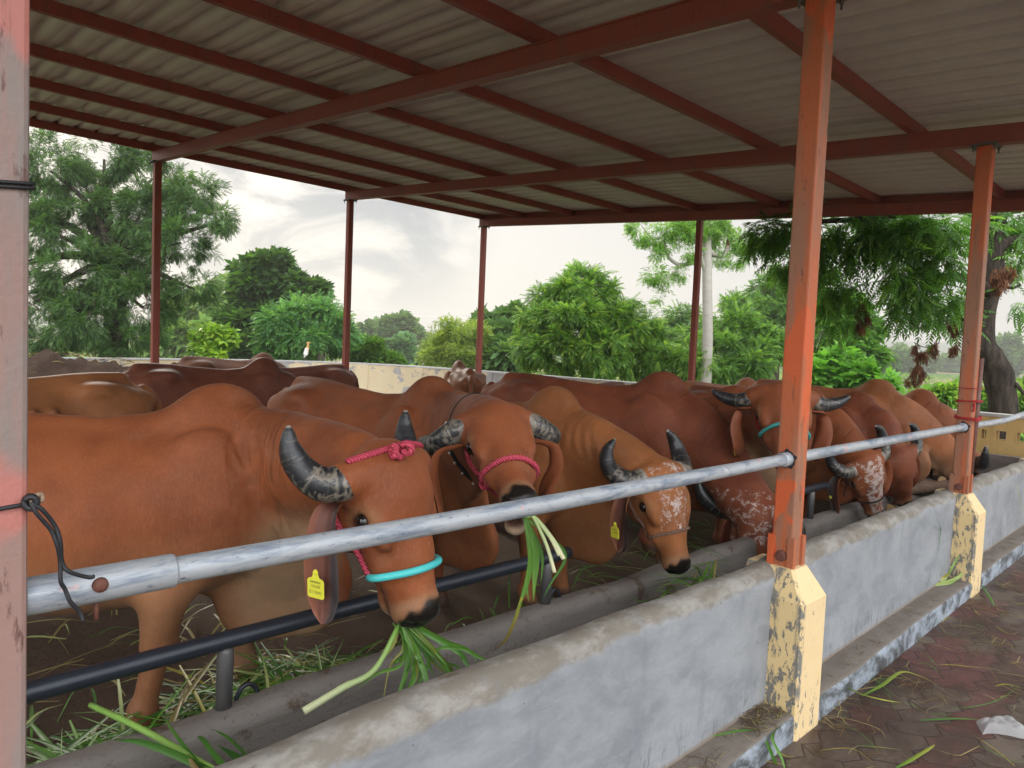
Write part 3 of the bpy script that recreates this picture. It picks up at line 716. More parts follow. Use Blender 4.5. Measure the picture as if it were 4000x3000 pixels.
# ------------------------------------------------------------------ cattle: bodies grown as one continuous surface from a smooth distance field
def smin(a, b, k):
    h = np.clip(.5+.5*(b-a)/k, 0, 1); return a*h+b*(1-h)-k*h*(1-h)
class Field:
    def __init__(s, lo, hi, h):
        s.lo = np.asarray(lo, np.float32); s.h = h; s.n = np.ceil((np.asarray(hi)-s.lo)/h).astype(int)+1
        s.D = np.full(s.n, .6, np.float32); s.ax = [s.lo[i]+h*np.arange(s.n[i], dtype=np.float32) for i in range(3)]
    def win(s, lo, hi):
        a = np.clip(np.floor((np.asarray(lo)-s.lo)/s.h).astype(int), 0, s.n); b = np.clip(np.ceil((np.asarray(hi)-s.lo)/s.h).astype(int)+1, 0, s.n)
        sl = tuple(slice(i, j) for i, j in zip(a, b))
        return sl, s.ax[0][sl[0]][:, None, None], s.ax[1][sl[1]][None, :, None], s.ax[2][sl[2]][None, None, :]
    def put(s, fn, lo, hi, k, sub=False):
        m = k+.05; sl, x, y, z = s.win(np.asarray(lo)-m, np.asarray(hi)+m)
        if min(q.stop-q.start for q in sl) <= 0: return
        d = fn(x, y, z).astype(np.float32); cur = s.D[sl]
        s.D[sl] = -smin(-cur, d, k) if sub else smin(cur, d, k)
    def bone(s, a, b, ra, rb, k=.04, lat=None, sq=1.0, sub=False):
        a = np.asarray(a, float); b = np.asarray(b, float); ab = b-a; L2 = ab@ab+1e-9; R = max(ra, rb)
        if lat is not None: lat = np.asarray(lat, float); lat = lat/np.linalg.norm(lat)
        def fn(x, y, z):
            dx, dy, dz = x-a[0], y-a[1], z-a[2]
            t = np.clip((dx*ab[0]+dy*ab[1]+dz*ab[2])/L2, 0, 1)
            dx = dx-t*ab[0]; dy = dy-t*ab[1]; dz = dz-t*ab[2]; r = ra+(rb-ra)*t
            if lat is None: return np.sqrt(dx*dx+dy*dy+dz*dz)-r
            n = dx*lat[0]+dy*lat[1]+dz*lat[2]; p2 = np.maximum(dx*dx+dy*dy+dz*dz-n*n, 0); q = np.sqrt(p2+(n/sq)**2)+1e-6
            return (q-r)*q/(np.sqrt(p2+(n/(sq*sq))**2)+1e-6)
        s.put(fn, np.minimum(a, b)-R, np.maximum(a, b)+R, k, sub)
    def egg(s, c, r, k=.04, M=None, sub=False):
        c = np.asarray(c, float); r = np.asarray(r, float); M = np.eye(3) if M is None else np.asarray(M, float)   # rows of M: axes
        def fn(x, y, z):
            d = (x-c[0], y-c[1], z-c[2]); e = [(d[0]*M[i, 0]+d[1]*M[i, 1]+d[2]*M[i, 2])/r[i] for i in range(3)]
            k0 = np.sqrt(e[0]**2+e[1]**2+e[2]**2)+1e-6; k1 = np.sqrt((e[0]/r[0])**2+(e[1]/r[1])**2+(e[2]/r[2])**2)+1e-6
            return k0*(k0-1)/k1
        R = np.sqrt(((M*r[:, None])**2).sum(0)); s.put(fn, c-R, c+R, k, sub)
    def at(s, p):
        p = np.atleast_2d(p); g = (p-s.lo)/s.h; g = np.clip(g, 0, s.n-1.001); i = g.astype(int); f = g-i; o = 0
        for a in (0, 1):
            for b in (0, 1):
                for c in (0, 1):
                    o = o+s.D[i[:, 0]+a, i[:, 1]+b, i[:, 2]+c]*(f[:, 0] if a else 1-f[:, 0])*(f[:, 1] if b else 1-f[:, 1])*(f[:, 2] if c else 1-f[:, 2])
        return o
    def hit(s, o, d, far=.45):
        """from inside at o, walk along d to the skin"""
        o = np.asarray(o, float); d = np.asarray(d, float)/np.linalg.norm(d); t = np.linspace(0, far, 90)
        v = s.at(o+t[:, None]*d); w_ = np.nonzero(v > 0)[0]
        return o+d*(t[w_[0]] if len(w_) else 0.02)
    def surface(s):
        D = s.D; S = D < 0; nx, ny, nz = s.n
        c = np.zeros((nx-1, ny-1, nz-1), np.int8)
        for a in (0, 1):
            for b in (0, 1):
                for e in (0, 1): c += S[a:nx-1+a, b:ny-1+b, e:nz-1+e]
        I = np.argwhere((c > 0) & (c < 8)); idx = np.full(c.shape, -1, np.int32); idx[I[:, 0], I[:, 1], I[:, 2]] = np.arange(len(I))
        acc = np.zeros((len(I), 3)); cnt = np.zeros(len(I))
        cor = [(a, b, e) for a in (0, 1) for b in (0, 1) for e in (0, 1)]
        val = {q: D[I[:, 0]+q[0], I[:, 1]+q[1], I[:, 2]+q[2]] for q in cor}
        for q in cor:
            for ax in range(3):
                if q[ax] == 0:
                    r = list(q); r[ax] = 1; r = tuple(r); va, vb = val[q], val[r]; m = (va < 0) != (vb < 0)
                    t = np.where(m, va/np.where(m, va-vb, 1), 0); p = np.tile(np.array(q, float), (len(I), 1)); p[:, ax] = t
                    acc[m] += p[m]; cnt[m] += 1
        V = s.lo+(I+acc/cnt[:, None])*s.h
        quads = []
        for ax in range(3):
            o = [b for b in range(3) if b != ax]
            lo = [slice(1, s.n[b]-1) for b in range(3)]; lo[ax] = slice(0, s.n[ax]-1); up = list(lo); up[ax] = slice(1, s.n[ax])
            A = S[tuple(lo)]; B = S[tuple(up)]
            for sign in (0, 1):
                E = np.argwhere((A & ~B) if sign == 0 else (~A & B)); E[:, o[0]] += 1; E[:, o[1]] += 1
                def cell(da, db):
                    q = E.copy(); q[:, o[0]] -= da; q[:, o[1]] -= db; return idx[q[:, 0], q[:, 1], q[:, 2]]
                Q = np.stack([cell(1, 1), cell(0, 1), cell(0, 0), cell(1, 0)], -1)
                if (sign == 0) == (ax == 1): Q = Q[:, ::-1]
                quads.append(Q)
        return V.astype(np.float32), np.concatenate(quads)

TX = np.array([-1.42, -1.36, -1.25, -1.08, -.92, -.70, -.45, -.20, 0, .14, .26, .36])
TT = np.array([1.08, 1.145, 1.195, 1.225, 1.22, 1.185, 1.16, 1.155, 1.165, 1.14, 1.06, .96])
TB = np.array([.96, .84, .71, .61, .545, .495, .47, .475, .50, .56, .65, .75])
TW = np.array([.06, .12, .185, .235, .262, .29, .295, .27, .228, .195, .155, .11])
_fx = np.linspace(-1.42, .36, 200)
def _sm(y):
    v = np.interp(_fx, TX, y); k = np.hanning(21); k /= k.sum(); p = np.pad(v, 10, mode='edge'); return np.convolve(p, k, 'valid')
FT, FB, FW = _sm(TT), _sm(TB), _sm(TW)
def smooth(a, b, x): t = np.clip((x-a)/(b-a), 0, 1); return t*t*(3-2*t)

def unit(v): v = np.asarray(v, float); return v/np.linalg.norm(v)
CREAM, TAN = np.array([.46, .36, .27]), np.array([.33, .17, .085])
HORN_A = [(.02, .11, -.065), (.025, .17, -.09), (.01, .215, -.135), (-.06, .25, -.175), (-.14, .272, -.185), (-.22, .28, -.165)]
HORN_NEAR = [(.02, .11, -.065), (.025, .165, -.085), (.005, .20, -.115), (-.06, .225, -.14), (-.13, .24, -.14), (-.20, .245, -.12)]
HORN_B = [(.02, .11, -.065), (.03, .185, -.10), (.02, .245, -.15), (-.04, .285, -.205), (-.12, .285, -.245), (-.18, .255, -.25)]
HORN_C = [(.02, .11, -.055), (.02, .165, -.07), (-.02, .21, -.10), (-.09, .235, -.125), (-.17, .225, -.125), (-.235, .175, -.10)]
HORN_E = [(.02, .11, -.065), (.03, .16, -.085), (.03, .205, -.105), (.01, .26, -.12), (-.02, .315, -.12), (-.05, .36, -.105)]
def cow(name, label, pos, heading, S=1.08, coat=(.215, .068, .03), h=.016, poll=None, nose=None, roll=0., horns=(.115, .06, 1., 0.), hump=1.0, dewlap=1.0, cream=0.0, belly=.25, speck=None, speckneck=0.,
        legs=None, ear=(1., 1.), lowneck=True, fat=1.0, hornr=.054, tint=0., group='brown cattle standing in the shed', headyaw=0., maw=False, earflare=.0, foldk=1.0, hpts=None, eartwist=0., ribs=False, hw=1.24, face=None, grooves=0):
    """pos: world point under the hump on the floor; heading: degrees; poll, nose: world points for the head"""
    root = thing(name, label, 'cow', (pos[0], pos[1], FLOOR), group, math.radians(heading))
    ch, sh = math.cos(math.radians(heading)), math.sin(math.radians(heading))
    def loc(p): d = np.asarray(p, float)-np.array([pos[0], pos[1], FLOOR]); return np.array([d[0]*ch+d[1]*sh, -d[0]*sh+d[1]*ch, d[2]])/S
    if poll is None: P, N = np.array([.62, 0, .88]), np.array([.84, 0, .40])
    else: P, N = loc(poll), loc(nose)
    if headyaw and poll is None:
        c_, s_ = math.cos(headyaw), math.sin(headyaw); R = np.array([[c_, -s_, 0], [s_, c_, 0], [0, 0, 1]]); o = np.array([.1, 0, 0]); P = R@(P-o)+o; N = R@(N-o)+o
    HW = hw; HL = .555                                                     # head length in the canonical body
    fx = unit(N-P); hs = np.linalg.norm(N-P)/HL
    upv = np.array([0, 0, 1.]) if abs(fx[2]) < .93 else np.array([1., 0, 0])
    fy = unit(np.cross(upv, fx)); fz = np.cross(fx, fy)
    if face is not None:                                          # the way the forehead looks, in the world
        w_ = np.array([face[0]*ch+face[1]*sh, -face[0]*sh+face[1]*ch, face[2]]); fz = unit(w_-fx*(w_@fx)); fy = np.cross(fz, fx)
    cr, sr = math.cos(roll), math.sin(roll); fy, fz = cr*fy+sr*fz, -sr*fy+cr*fz
    HM = np.stack([fx, fy, fz])
    def H(x, y, z): return P+hs*(fx*x+(fy*y+fz*z)*HW)
    lo = np.minimum([-1.62, -.42, -.03], np.minimum(P, N)-.34); hi = np.maximum([.5, .42, 1.48], np.maximum(P, N)+.34)
    F = Field(lo, hi, h)
    # --- trunk
    def trunk(x, y, z):
        t = FT[0]; xi = np.clip((x+1.42)/1.78*199, 0, 199)
        top = np.interp(xi, np.arange(200), FT); bot = np.interp(xi, np.arange(200), FB); wd = np.interp(xi, np.arange(200), FW)*fat
        c = (top+bot)/2; hh = (top-bot)/2; zn = (z-c)/hh
        we = wd*(1-.30*np.clip(zn, 0, 1)**1.6-.10*np.clip(-zn, 0, 1)**2); yn = np.abs(y)/we
        f = (yn**2.25+np.abs(zn)**2.25)**(1/2.25); d = (f-1)*np.minimum(wd, hh)*.95
        ex = np.maximum(np.maximum(-1.42-x, x-.36), 0); return np.where(ex > 0, np.sqrt(np.maximum(d, 0)**2+ex*ex), d)
    F.put(trunk, (-1.42, -.34, .48), (.36, .34, 1.26), .05)
    F.bone((-1.22, 0, 1.205), (-.3, 0, 1.145), .035, .03, .07)
    for s in (-1, 1):
        F.egg((-1.0, s*.19, 1.125), (.085, .06, .05), .12); F.egg((-1.35, s*.10, 1.05), (.07, .05, .06), .08)
        F.egg((-1.14, s*.145, .86), (.23, .115, .30), .08); F.egg((.02, s*.165, .90), (.165, .075, .27), .08, np.array([[.94, 0, .34], [0, 1, 0], [-.34, 0, .94]]))
        F.egg((.10, s*.15, .76), (.11, .075, .10), .07)
        F.egg((-.80, s*.335, 1.03), (.15, .06, .075), .10, sub=True)
        F.egg((-.255, s*.33, .86), (.045, .045, .22), .11, np.array([[.96, 0, .28], [0, 1, 0], [-.28, 0, .96]]), sub=True)
        for q in range(4 if ribs else 0): F.bone((-.40-.11*q, s*.262*fat, 1.00), (-.48-.11*q, s*.275*fat, .70), .022, .020, .06)
    if hump > 0:
        F.bone((-.30, 0, 1.11), (-.02, 0, 1.145+.03*hump), .04, .10, .09, (0, 1, 0), .72)
        F.egg((.04, 0, 1.135+.02*hump), (.175, .098, .145*hump+.02), .055, np.array([[.97, 0, -.24], [0, 1, 0], [.24, 0, .97]]))
    # --- legs
    L = dict(fl=0., fr=0., hl=0., hr=0.); L.update(legs or {})
    for s, a, b in ((1, L['fl'], L['hl']), (-1, L['fr'], L['hr'])):
        y = s*.15
        F.bone((.03, y, .82), (.0+a*.7, y, .56), .135, .098, .05, (0, 1, 0), .8); F.bone((.0+a*.7, y, .56), (.015+a*.85, y, .36), .090, .060, .03)
        F.egg((.022+a*.85, y, .355), (.064, .056, .07), .02); F.bone((.015+a*.85, y, .35), (a*.97, y, .13), .048, .042, .02)
        F.egg((a, y, .115), (.054, .050, .055), .02); F.bone((a, y, .10), (.03+a, y, .045), .044, .052, .02); F.bone((.03+a, y, .03), (.05+a, y, .0), .05, .055, .015)
        F.bone((-1.12, s*.15, .85), (-1.02+b*.3, s*.16, .60), .16, .095, .06, (0, 1, 0), .7); F.bone((-1.02+b*.3, s*.155, .60), (-1.26+b*.7, y, .43), .09, .052, .04)
        F.egg((-1.275+b*.7, y, .42), (.05, .042, .06), .02); F.bone((-1.265+b*.7, y, .41), (-1.22+b, y, .13), .042, .035, .02)
        F.egg((-1.215+b, y, .115), (.046, .042, .05), .02); F.bone((-1.21+b, y, .10), (-1.18+b, y, .045), .036, .046, .02); F.bone((-1.18+b, y, .03), (-1.16+b, y, .0), .05, .055, .015)
    # --- tail
    tp = spline([(-1.38, 0, 1.13), (-1.47, .01, 1.02), (-1.50, .02, .8), (-1.49, .03, .5)], 7)
    for i in range(6): F.bone(tp[i], tp[i+1], .034-.002*i, .032-.002*i, .02)
    # --- neck
    A = np.array([.10, 0, .955]); hb = H(.045, 0, -.115); A2 = A+np.array([.22, 0, .03 if hb[2] > .9 else -.02]); back = hb-(fx*.30+np.array([0, 0, -.04]))*hs if False else hb+unit(A-hb)*.2+np.array([0, 0, .05])
    nk = bez(A, A2, back, hb, 9); lt = np.linspace(0, 1, 9); T = np.gradient(nk, axis=0)
    rv = np.interp(lt, [0, .3, .65, 1], [.245, .215, .17, .135*hs]); lr = np.interp(lt, [0, .3, .7, 1], [.165, .14, .115, .115*hs])
    lats = []
    for i in range(9):
        l = np.array([0, 1., 0])*(1-lt[i])+fy*lt[i]*(1 if fy[1] > -.2 else -1); t_ = unit(T[i]); l = l-t_*(l@t_); lats.append(unit(l))
    for i in range(8): F.bone(nk[i], nk[i+1], rv[i], rv[i+1], .05, lats[i], (lr[i]/rv[i]+lr[i+1]/rv[i+1])/2)
    F.bone((-.02, 0, 1.10), nk[3]+np.array([0, 0, rv[3]*.55]), .12, .07, .08, (0, 1, 0), .7)
    # --- creases of loose skin down the sides of the neck
    r_ = np.random.default_rng(int(abs(pos[0])*100))
    for q in range(grooves):
        tq = .16+.40*q/max(1, grooves-1)+r_.uniform(-.015, .015); i = int(tq*8); f_ = tq*8-i; o = nk[i]*(1-f_)+nk[i+1]*f_; la = lats[i]; t_ = unit(T[i]); u_ = np.cross(t_, la); u_ = u_*np.sign(u_[2]); a0, a1 = r_.uniform(.30, .6), r_.uniform(1.3, 2.0)
        for s in (-1, 1):
            pp_ = [F.hit(o+t_*(.05*(a-1.1)+.012*math.sin(a*4+q)), u_*math.cos(a)+la*s*math.sin(a))+(u_*math.cos(a)+la*s*math.sin(a))*.006 for a in np.linspace(a0, a1, 9)]
            for j in range(8): F.bone(pp_[j], pp_[j+1], .004+.009*math.sin(math.pi*j/8), .004+.009*math.sin(math.pi*(j+1)/8), .012, sub=True)
    # --- dewlap: a thin hanging curtain from throat to brisket
    if dewlap > 0:
        dl = [(.04, 0, .60-.06*dewlap), (.20, 0, .58-.12*dewlap), (.36, 0, .62-.12*dewlap)]+[nk[i]-np.array([0, 0, rv[i]*(.86+.18*(dewlap-.8)*(1-lt[i]))]) for i in (3, 4, 5, 6, 7)]
        dr = [.07, .125*dewlap, .16*dewlap, .135*dewlap, .12*dewlap, .095*dewlap, .075, .055]
        for i in range(len(dl)-1):
            l = lats[min(max(i-1, 0)+1, 7)] if i > 2 else (0, 1, 0)
            F.bone(dl[i], dl[i+1], dr[i], dr[i+1], .045, l, .26)
    # --- head
    def hb_(a, b, ra, rb, k=.03, sq=None, sub=False): F.bone(H(*a), H(*b), ra*hs*HW, rb*hs*HW, k*hs, fy if sq else None, sq or 1., sub)
    def he(c, r, k=.03, sub=False, M=None): F.egg(H(*c), np.array(r)*hs*np.array([1, HW, HW]), k*hs, HM if M is None else M@HM, sub)
    he((.10, 0, -.070), (.185, .135, .104), .03); he((.035, 0, -.06), (.12, .118, .088), .03)
    hb_((.12, 0, -.10), (.31, 0, -.095), .118, .090, .03); hb_((.29, 0, -.095), (.485, 0, -.098), .084, .064, .03)
    he((.505, 0, -.100), (.058, .074, .062), .025); he((.535, 0, -.088), (.03, .060, .042), .02)
    hb_((.08, 0, -.185), (.42, 0, -.158), .078, .040, .035, .8); he((.455, 0, -.165), (.062, .05, .034), .02)
    for s in (-1, 1):
        he((.135, s*.072, -.165), (.13, .044, .105), .03); he((.20, s*.105, -.052), (.085, .028, .03), .03)
        hb_((.125, s*.118, -.052), (.205, s*.112, -.056), .020, .015, .015); he((.30, s*.082, -.105), (.085, .03, .03), .03)
        hb_((.29, s*.088, -.125), (.40, s*.066, -.115), .016, .012, .02)
        he((.168, s*.134, -.086), (.032, .018, .020), .012, True)
        he((.563, s*.038, -.085), (.026, .014, .024), .010, True); he((.548, s*.058, -.098), (.022, .010, .016), .012, True); hb_((.40, s*.066, -.148), (.55, s*.054, -.150), .007, .006, .008, None, True)
        hb_((.02, s*.09, -.055), (.02, s*.145, -.075), .060, .052, .025); he((.055, s*.125, -.105), (.05, .035, .04), .03)
    if maw:                                                       # jaws parted round a mouthful
        hb_((.30, 0, -.185), (.475, 0, -.235), .050, .036, .03, .9); he((.49, 0, -.238), (.045, .046, .03), .02); he((.535, 0, -.190), (.085, .040, .028), .012, True)
    V, Q = F.surface()
    # --- skin colour (hide pigment only) per vertex
    c0 = np.array(coat); n = len(V); C = np.tile(c0, (n, 1)); mk = np.zeros((n, 3)); x, y, z = V.T
    hp = ((V-P)@HM.T)/hs/np.array([1, HW, HW]); hx, hy, hz = hp.T
    ishead = (hx > -.05) & (hx < .75) & (np.abs(hy) < .3) & (hz > -.30) & (hz < .2); d2 = ((V[:, None, :]-nk[None])**2).sum(-1); nt = lt[d2.argmin(1)]; nd = np.sqrt(d2.min(1)); neckw = smooth(.34, .2, nd)*(x > .0)
    def blend(w_, c): C[:] = C*(1-w_[:, None])+np.asarray(c)*w_[:, None]
    trunkm = (x > -1.6) & (x < .35)
    blend(smooth(.86, .52, z)*belly*trunkm, TAN if cream < .4 else TAN*.6+CREAM*.4)
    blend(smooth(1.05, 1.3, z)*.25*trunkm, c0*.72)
    low = np.zeros(n)
    for i in range(9):
        w_ = smooth(-.5*rv[i]-.02, -1.0*rv[i]-.16, z-nk[i][2]) * smooth(.30, .12, np.hypot(x-nk[i][0], y-nk[i][1])); low = np.maximum(low, w_)
    blend(np.clip(low*smooth(.02, .26, x)*(~(ishead & (hx > .12)))*(.35+cream), 0, .85), CREAM if cream > .3 else TAN)
    legm = (z < .5) & (x < .3)
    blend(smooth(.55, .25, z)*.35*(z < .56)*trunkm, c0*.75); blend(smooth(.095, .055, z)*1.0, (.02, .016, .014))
    tailm = (x < -1.43) & (z < .72); blend(tailm*smooth(.75, .6, z), (.025, .015, .012))
    hm = ishead*1.0
    blend(hm*smooth(.30, .50, hx)*smooth(-.09, -.19, hz)*.6, TAN)
    blend(hm*smooth(.445, .485, hx)*smooth(.56, .52, hx)*.55, (.42, .30, .20)); ed = np.hypot(hx-.168, np.hypot(np.abs(hy)-.124, hz+.086))
    blend(hm*smooth(.075, .045, ed)*.45, (.45, .30, .18)); blend(hm*smooth(.040, .024, ed)*.95, (.018, .012, .010))
    nose_m = hm*smooth(.488, .512, hx+.26*(hz+.09)-.16*np.abs(hy)+.006*np.sin(hy*90+hz*70)+.004*np.sin(hz*160))*smooth(-.168, -.145, hz)
    blend(nose_m, (.012, .011, .012)); mk[:, 2] = nose_m
    blend(hm*smooth(.012, .004, np.abs(hz+.149))*(hx > .4)*.8, (.02, .012, .01)); blend(hm*smooth(.44, .5, hx)*smooth(-.155, -.18, hz)*.7, (.48, .42, .36))
    if maw: blend(hm*smooth(.40, .44, hx)*smooth(.062, .045, np.abs(hy))*smooth(.036, .024, np.abs(hz+.190)), (.03, .014, .014)); blend(hm*smooth(.44, .47, hx)*smooth(-.225, -.235, hz), (.52, .46, .40))
    if speck is not None:
        mk[:, 0] = hm*smooth(speck[2]+.03, speck[2], np.abs(hy)+.10*np.maximum(hx-.15, 0))*smooth(-.10, -.05, hz)*smooth(speck[0]-.06, speck[0], hx)*smooth(speck[1]+.08, speck[1], hx)*speck[3]
    if speckneck: mk[:, 0] = np.maximum(mk[:, 0], neckw*smooth(nk[4][2]-.02, nk[4][2]-.2, z)*speckneck)
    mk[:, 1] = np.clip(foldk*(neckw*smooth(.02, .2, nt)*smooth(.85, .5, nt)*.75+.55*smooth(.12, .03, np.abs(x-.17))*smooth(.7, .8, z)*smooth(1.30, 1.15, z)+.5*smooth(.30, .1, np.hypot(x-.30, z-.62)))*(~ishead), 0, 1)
    fo = np.zeros((n, 3)); tt = np.clip(((V-nk[0])@unit(nk[-1]-nk[0])), -.4, 1.2); fo[:, 0] = (tt*.8+x*.2)+1; fo[:, 1] = z; fo[:, 2] = y+1
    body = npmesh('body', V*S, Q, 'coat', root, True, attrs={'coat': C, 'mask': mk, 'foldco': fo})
    sm = body.modifiers.new('smooth', 'SMOOTH'); sm.factor = .5; sm.iterations = 3 if h > .013 else 2
    print('cow', label[:30], 'head scale', round(hs, 2), 'length', round(float(np.linalg.norm(N-P))*S, 2), 'neck', round(float(np.linalg.norm(hb-A))*S, 2))
    info = dict(root=root, F=F, H=H, fx=fx, fy=fy, fz=fz, hs=hs, S=S, P=P, nk=nk, rv=rv, lats=lats, loc=loc)
    # --- horns
    up0, sweep, ln, tipin = horns
    for s in (-1, 1):
        r0 = hornr
        pts = spline([(q[0], s*q[1], q[2]) for q in (hpts or HORN_A)], 34)
        t = np.linspace(0, 1, 34); rr = r0*np.interp(t, [0, .12, .4, .75, .93, 1], [1.08, 1.04, .95, .68, .36, .12])
        mb = MB(); mb.tube(np.array([H(*p) for p in pts])*S, rr*hs*S, 20); v = np.concatenate(mb.v); a = np.zeros((len(v), 3)); a[:, 0] = np.repeat(t, 20)
        me = bpy.data.meshes.new('horn'); me.from_pydata(v.tolist(), [], mb.f); at_ = me.attributes.new('coat', 'FLOAT_COLOR', 'POINT'); c4 = np.ones((len(v), 4), np.float32); c4[:, :3] = a; at_.data.foreach_set('color', c4.ravel())
        link('horn', me, 'horn', root, True)
    # --- eyes
    for s in (-1, 1):
        mb = MB(); mb.ball(H(.168, s*.1185, -.082)*S, .0295*hs*S, 16, 12); eo = mb.build('eye', 'eye', root, True, local=True)
    # --- ears: long folded leaves that hang
    for si, s in enumerate((-1, 1)):
        base = H(.068, s*.130, -.122); down = np.array([0, 0, -1.]); outv = unit(fy*s*1.0-fx*.0); outv = unit(outv*np.array([1, 1, .4])+np.array([0, 0, 0.])); fwd = unit(np.cross(outv, down)); fwd = fwd*np.sign(fwd@fx+1e-6) if abs(fwd@fx) > .1 else fwd*np.sign(fwd@fz+1e-6)
        fwd = unit(fwd*math.cos(eartwist)+outv*math.sin(eartwist)*(-1 if eartwist < 0 else 1)); outv = unit(outv); 
        Le = .34*ear[si]*hs; c = spline([base, base+outv*(.075+earflare)*hs+down*.03*hs, base+outv*(.105+earflare)*hs+down*.13*hs, base+outv*(.10+earflare*.6)*hs+down*Le*.7, base+outv*(.085+earflare*.3)*hs+down*Le], 22)
        wv = np.interp(np.linspace(0, 1, 22), [0, .08, .3, .6, .82, .95, 1], [.34, .48, .78, 1.0, .93, .62, .22])*.066*hs; nv = 15; vv = np.linspace(-1, 1, nv); G = []; ecol = []
        Tn = np.gradient(c, axis=0); Tn /= np.linalg.norm(Tn, axis=1)[:, None]
        for side in (0, 1):
            for i in range(22):
                t_ = i/21; nrm = unit(np.cross(fwd, Tn[i])); nrm = nrm*np.sign(nrm@(outv*math.cos(eartwist)+(fx if fx[2] > -.8 else fz)*math.sin(eartwist))+1e-9); fold = 1.15*(1-t_*.75); b_ = unit(fwd-Tn[i]*(fwd@Tn[i]))
                ang = vv*fold; px = np.sin(ang)/max(fold, .2)*wv[i]*1.15; pn = (np.cos(ang)-1)/max(fold, .2)*wv[i]*-1.2
                p = c[i]+b_[None]*px[:, None]+nrm[None]*(pn[:, None]-.5*wv[i]+(.006*hs if side == 0 else -.0)*np.ones(nv)[:, None]*0-(0 if side == 0 else .006*hs)*(1-vv[:, None]**4)+.006*hs*np.sin(vv*5+t_*9)[:, None]*t_)
                G.append(p)
                if side == 0: ecol.append(np.array([(np.array((.215, .085, .062))*(.6+.4*t_)*(1-smooth(.1, .5, vv_))+np.array((.062, .055, .058))*smooth(.1, .5, vv_)*(1+1.6*smooth(.75, 1, vv_)))*(1-.35*(math.sin(vv_*7+.6) > .55))+np.array(coat)*.4*(1 if vv_ < -.7 else 0) for vv_ in vv]))
                else: ecol.append(np.tile(np.array(coat)*(1.0-.55*smooth(.75, 1, t_)), (nv, 1)))
        G = np.concatenate(G); I = np.arange(len(G)).reshape(2, 22, nv); qa = np.stack([I[0, :-1, :-1], I[0, 1:, :-1], I[0, 1:, 1:], I[0, :-1, 1:]], -1).reshape(-1, 4); qb = np.stack([I[1, :-1, :-1], I[1, :-1, 1:], I[1, 1:, 1:], I[1, 1:, :-1]], -1).reshape(-1, 4)
        eo = npmesh('ear', G*S, np.concatenate([qa, qb]), 'ear_skin', root, True, attrs={'coat': np.concatenate(ecol)})
        info['ear%d' % si] = (eo, c, fwd, outv, Tn, wv)
    return info
def ring(info, hx, r, mat, name, n=40, a0=0, a1=2*math.pi, tilt=0., zc=-.11, lift=.6, up_first=True, parent=None):
    """a band lying on the skin round the head at hx; angle 0 is the bridge of the nose"""
    F, H, fx, fy, fz, hs, S = (info[k] for k in ('F', 'H', 'fx', 'fy', 'fz', 'hs', 'S')); pts = []
    for a in np.linspace(a0, a1, n):
        o = H(hx+tilt*math.cos(a), 0, zc); d = fz*math.cos(a)+fy*math.sin(a); p = F.hit(o, d); pts.append(p+d*r*lift/S)
    pts = np.array(pts); k = np.array([.25, .5, .25])
    for _ in range(3): pts[1:-1] = .25*pts[:-2]+.5*pts[1:-1]+.25*pts[2:]
    mb = MB(); mb.tube(pts*S, r, 12); return mb.build(name, mat, parent or info['root'], True, local=True), pts
def strap(info, path, r, mat, name, lift=.6, n=26, parent=None):
    """a cord over the skin through (hx, angle, zc) stations"""
    F, H, fx, fy, fz, S = (info[k] for k in ('F', 'H', 'fx', 'fy', 'fz', 'S')); st = spline(path, n); pts = []
    for hx, a, zc in st:
        o = H(hx, 0, zc); d = fz*math.cos(a)+fy*math.sin(a); p = F.hit(o, d); pts.append(p+d*r*lift/S)
    pts = np.array(pts)
    for _ in range(4): pts[1:-1] = .25*pts[:-2]+.5*pts[1:-1]+.25*pts[2:]
    mb = MB(); mb.tube(pts*S, r, 10); return mb.build(name, mat, parent or info['root'], True, local=True)
def knot(info, p, r, mat, name, parent=None, n=3):
    mb = MB(); r_ = np.random.default_rng(3)
    for k in range(n):
        q = p*info['S']+r_.normal(0, r*.8, 3); a = np.linspace(0, 5.5, 14); ax = unit(r_.normal(0, 1, 3)); b = unit(np.cross(ax, [.3, .5, 1])); c = np.cross(ax, b)
        mb.tube(q+r*1.5*(np.cos(a)[:, None]*b+np.sin(a)[:, None]*c), r, 8)
    return mb.build(name, mat, parent or info['root'], True, local=True)
def text_mesh(tx, size):
    cu = bpy.data.curves.new('lettering', 'FONT'); cu.body = tx; cu.size = size; cu.align_x = 'CENTER'
    ob = bpy.data.objects.new('lettering', cu); col.objects.link(ob)
    me = bpy.data.meshes.new_from_object(ob.evaluated_get(bpy.context.evaluated_depsgraph_get())); bpy.data.objects.remove(ob); bpy.data.curves.remove(cu)
    me.materials.clear(); return me
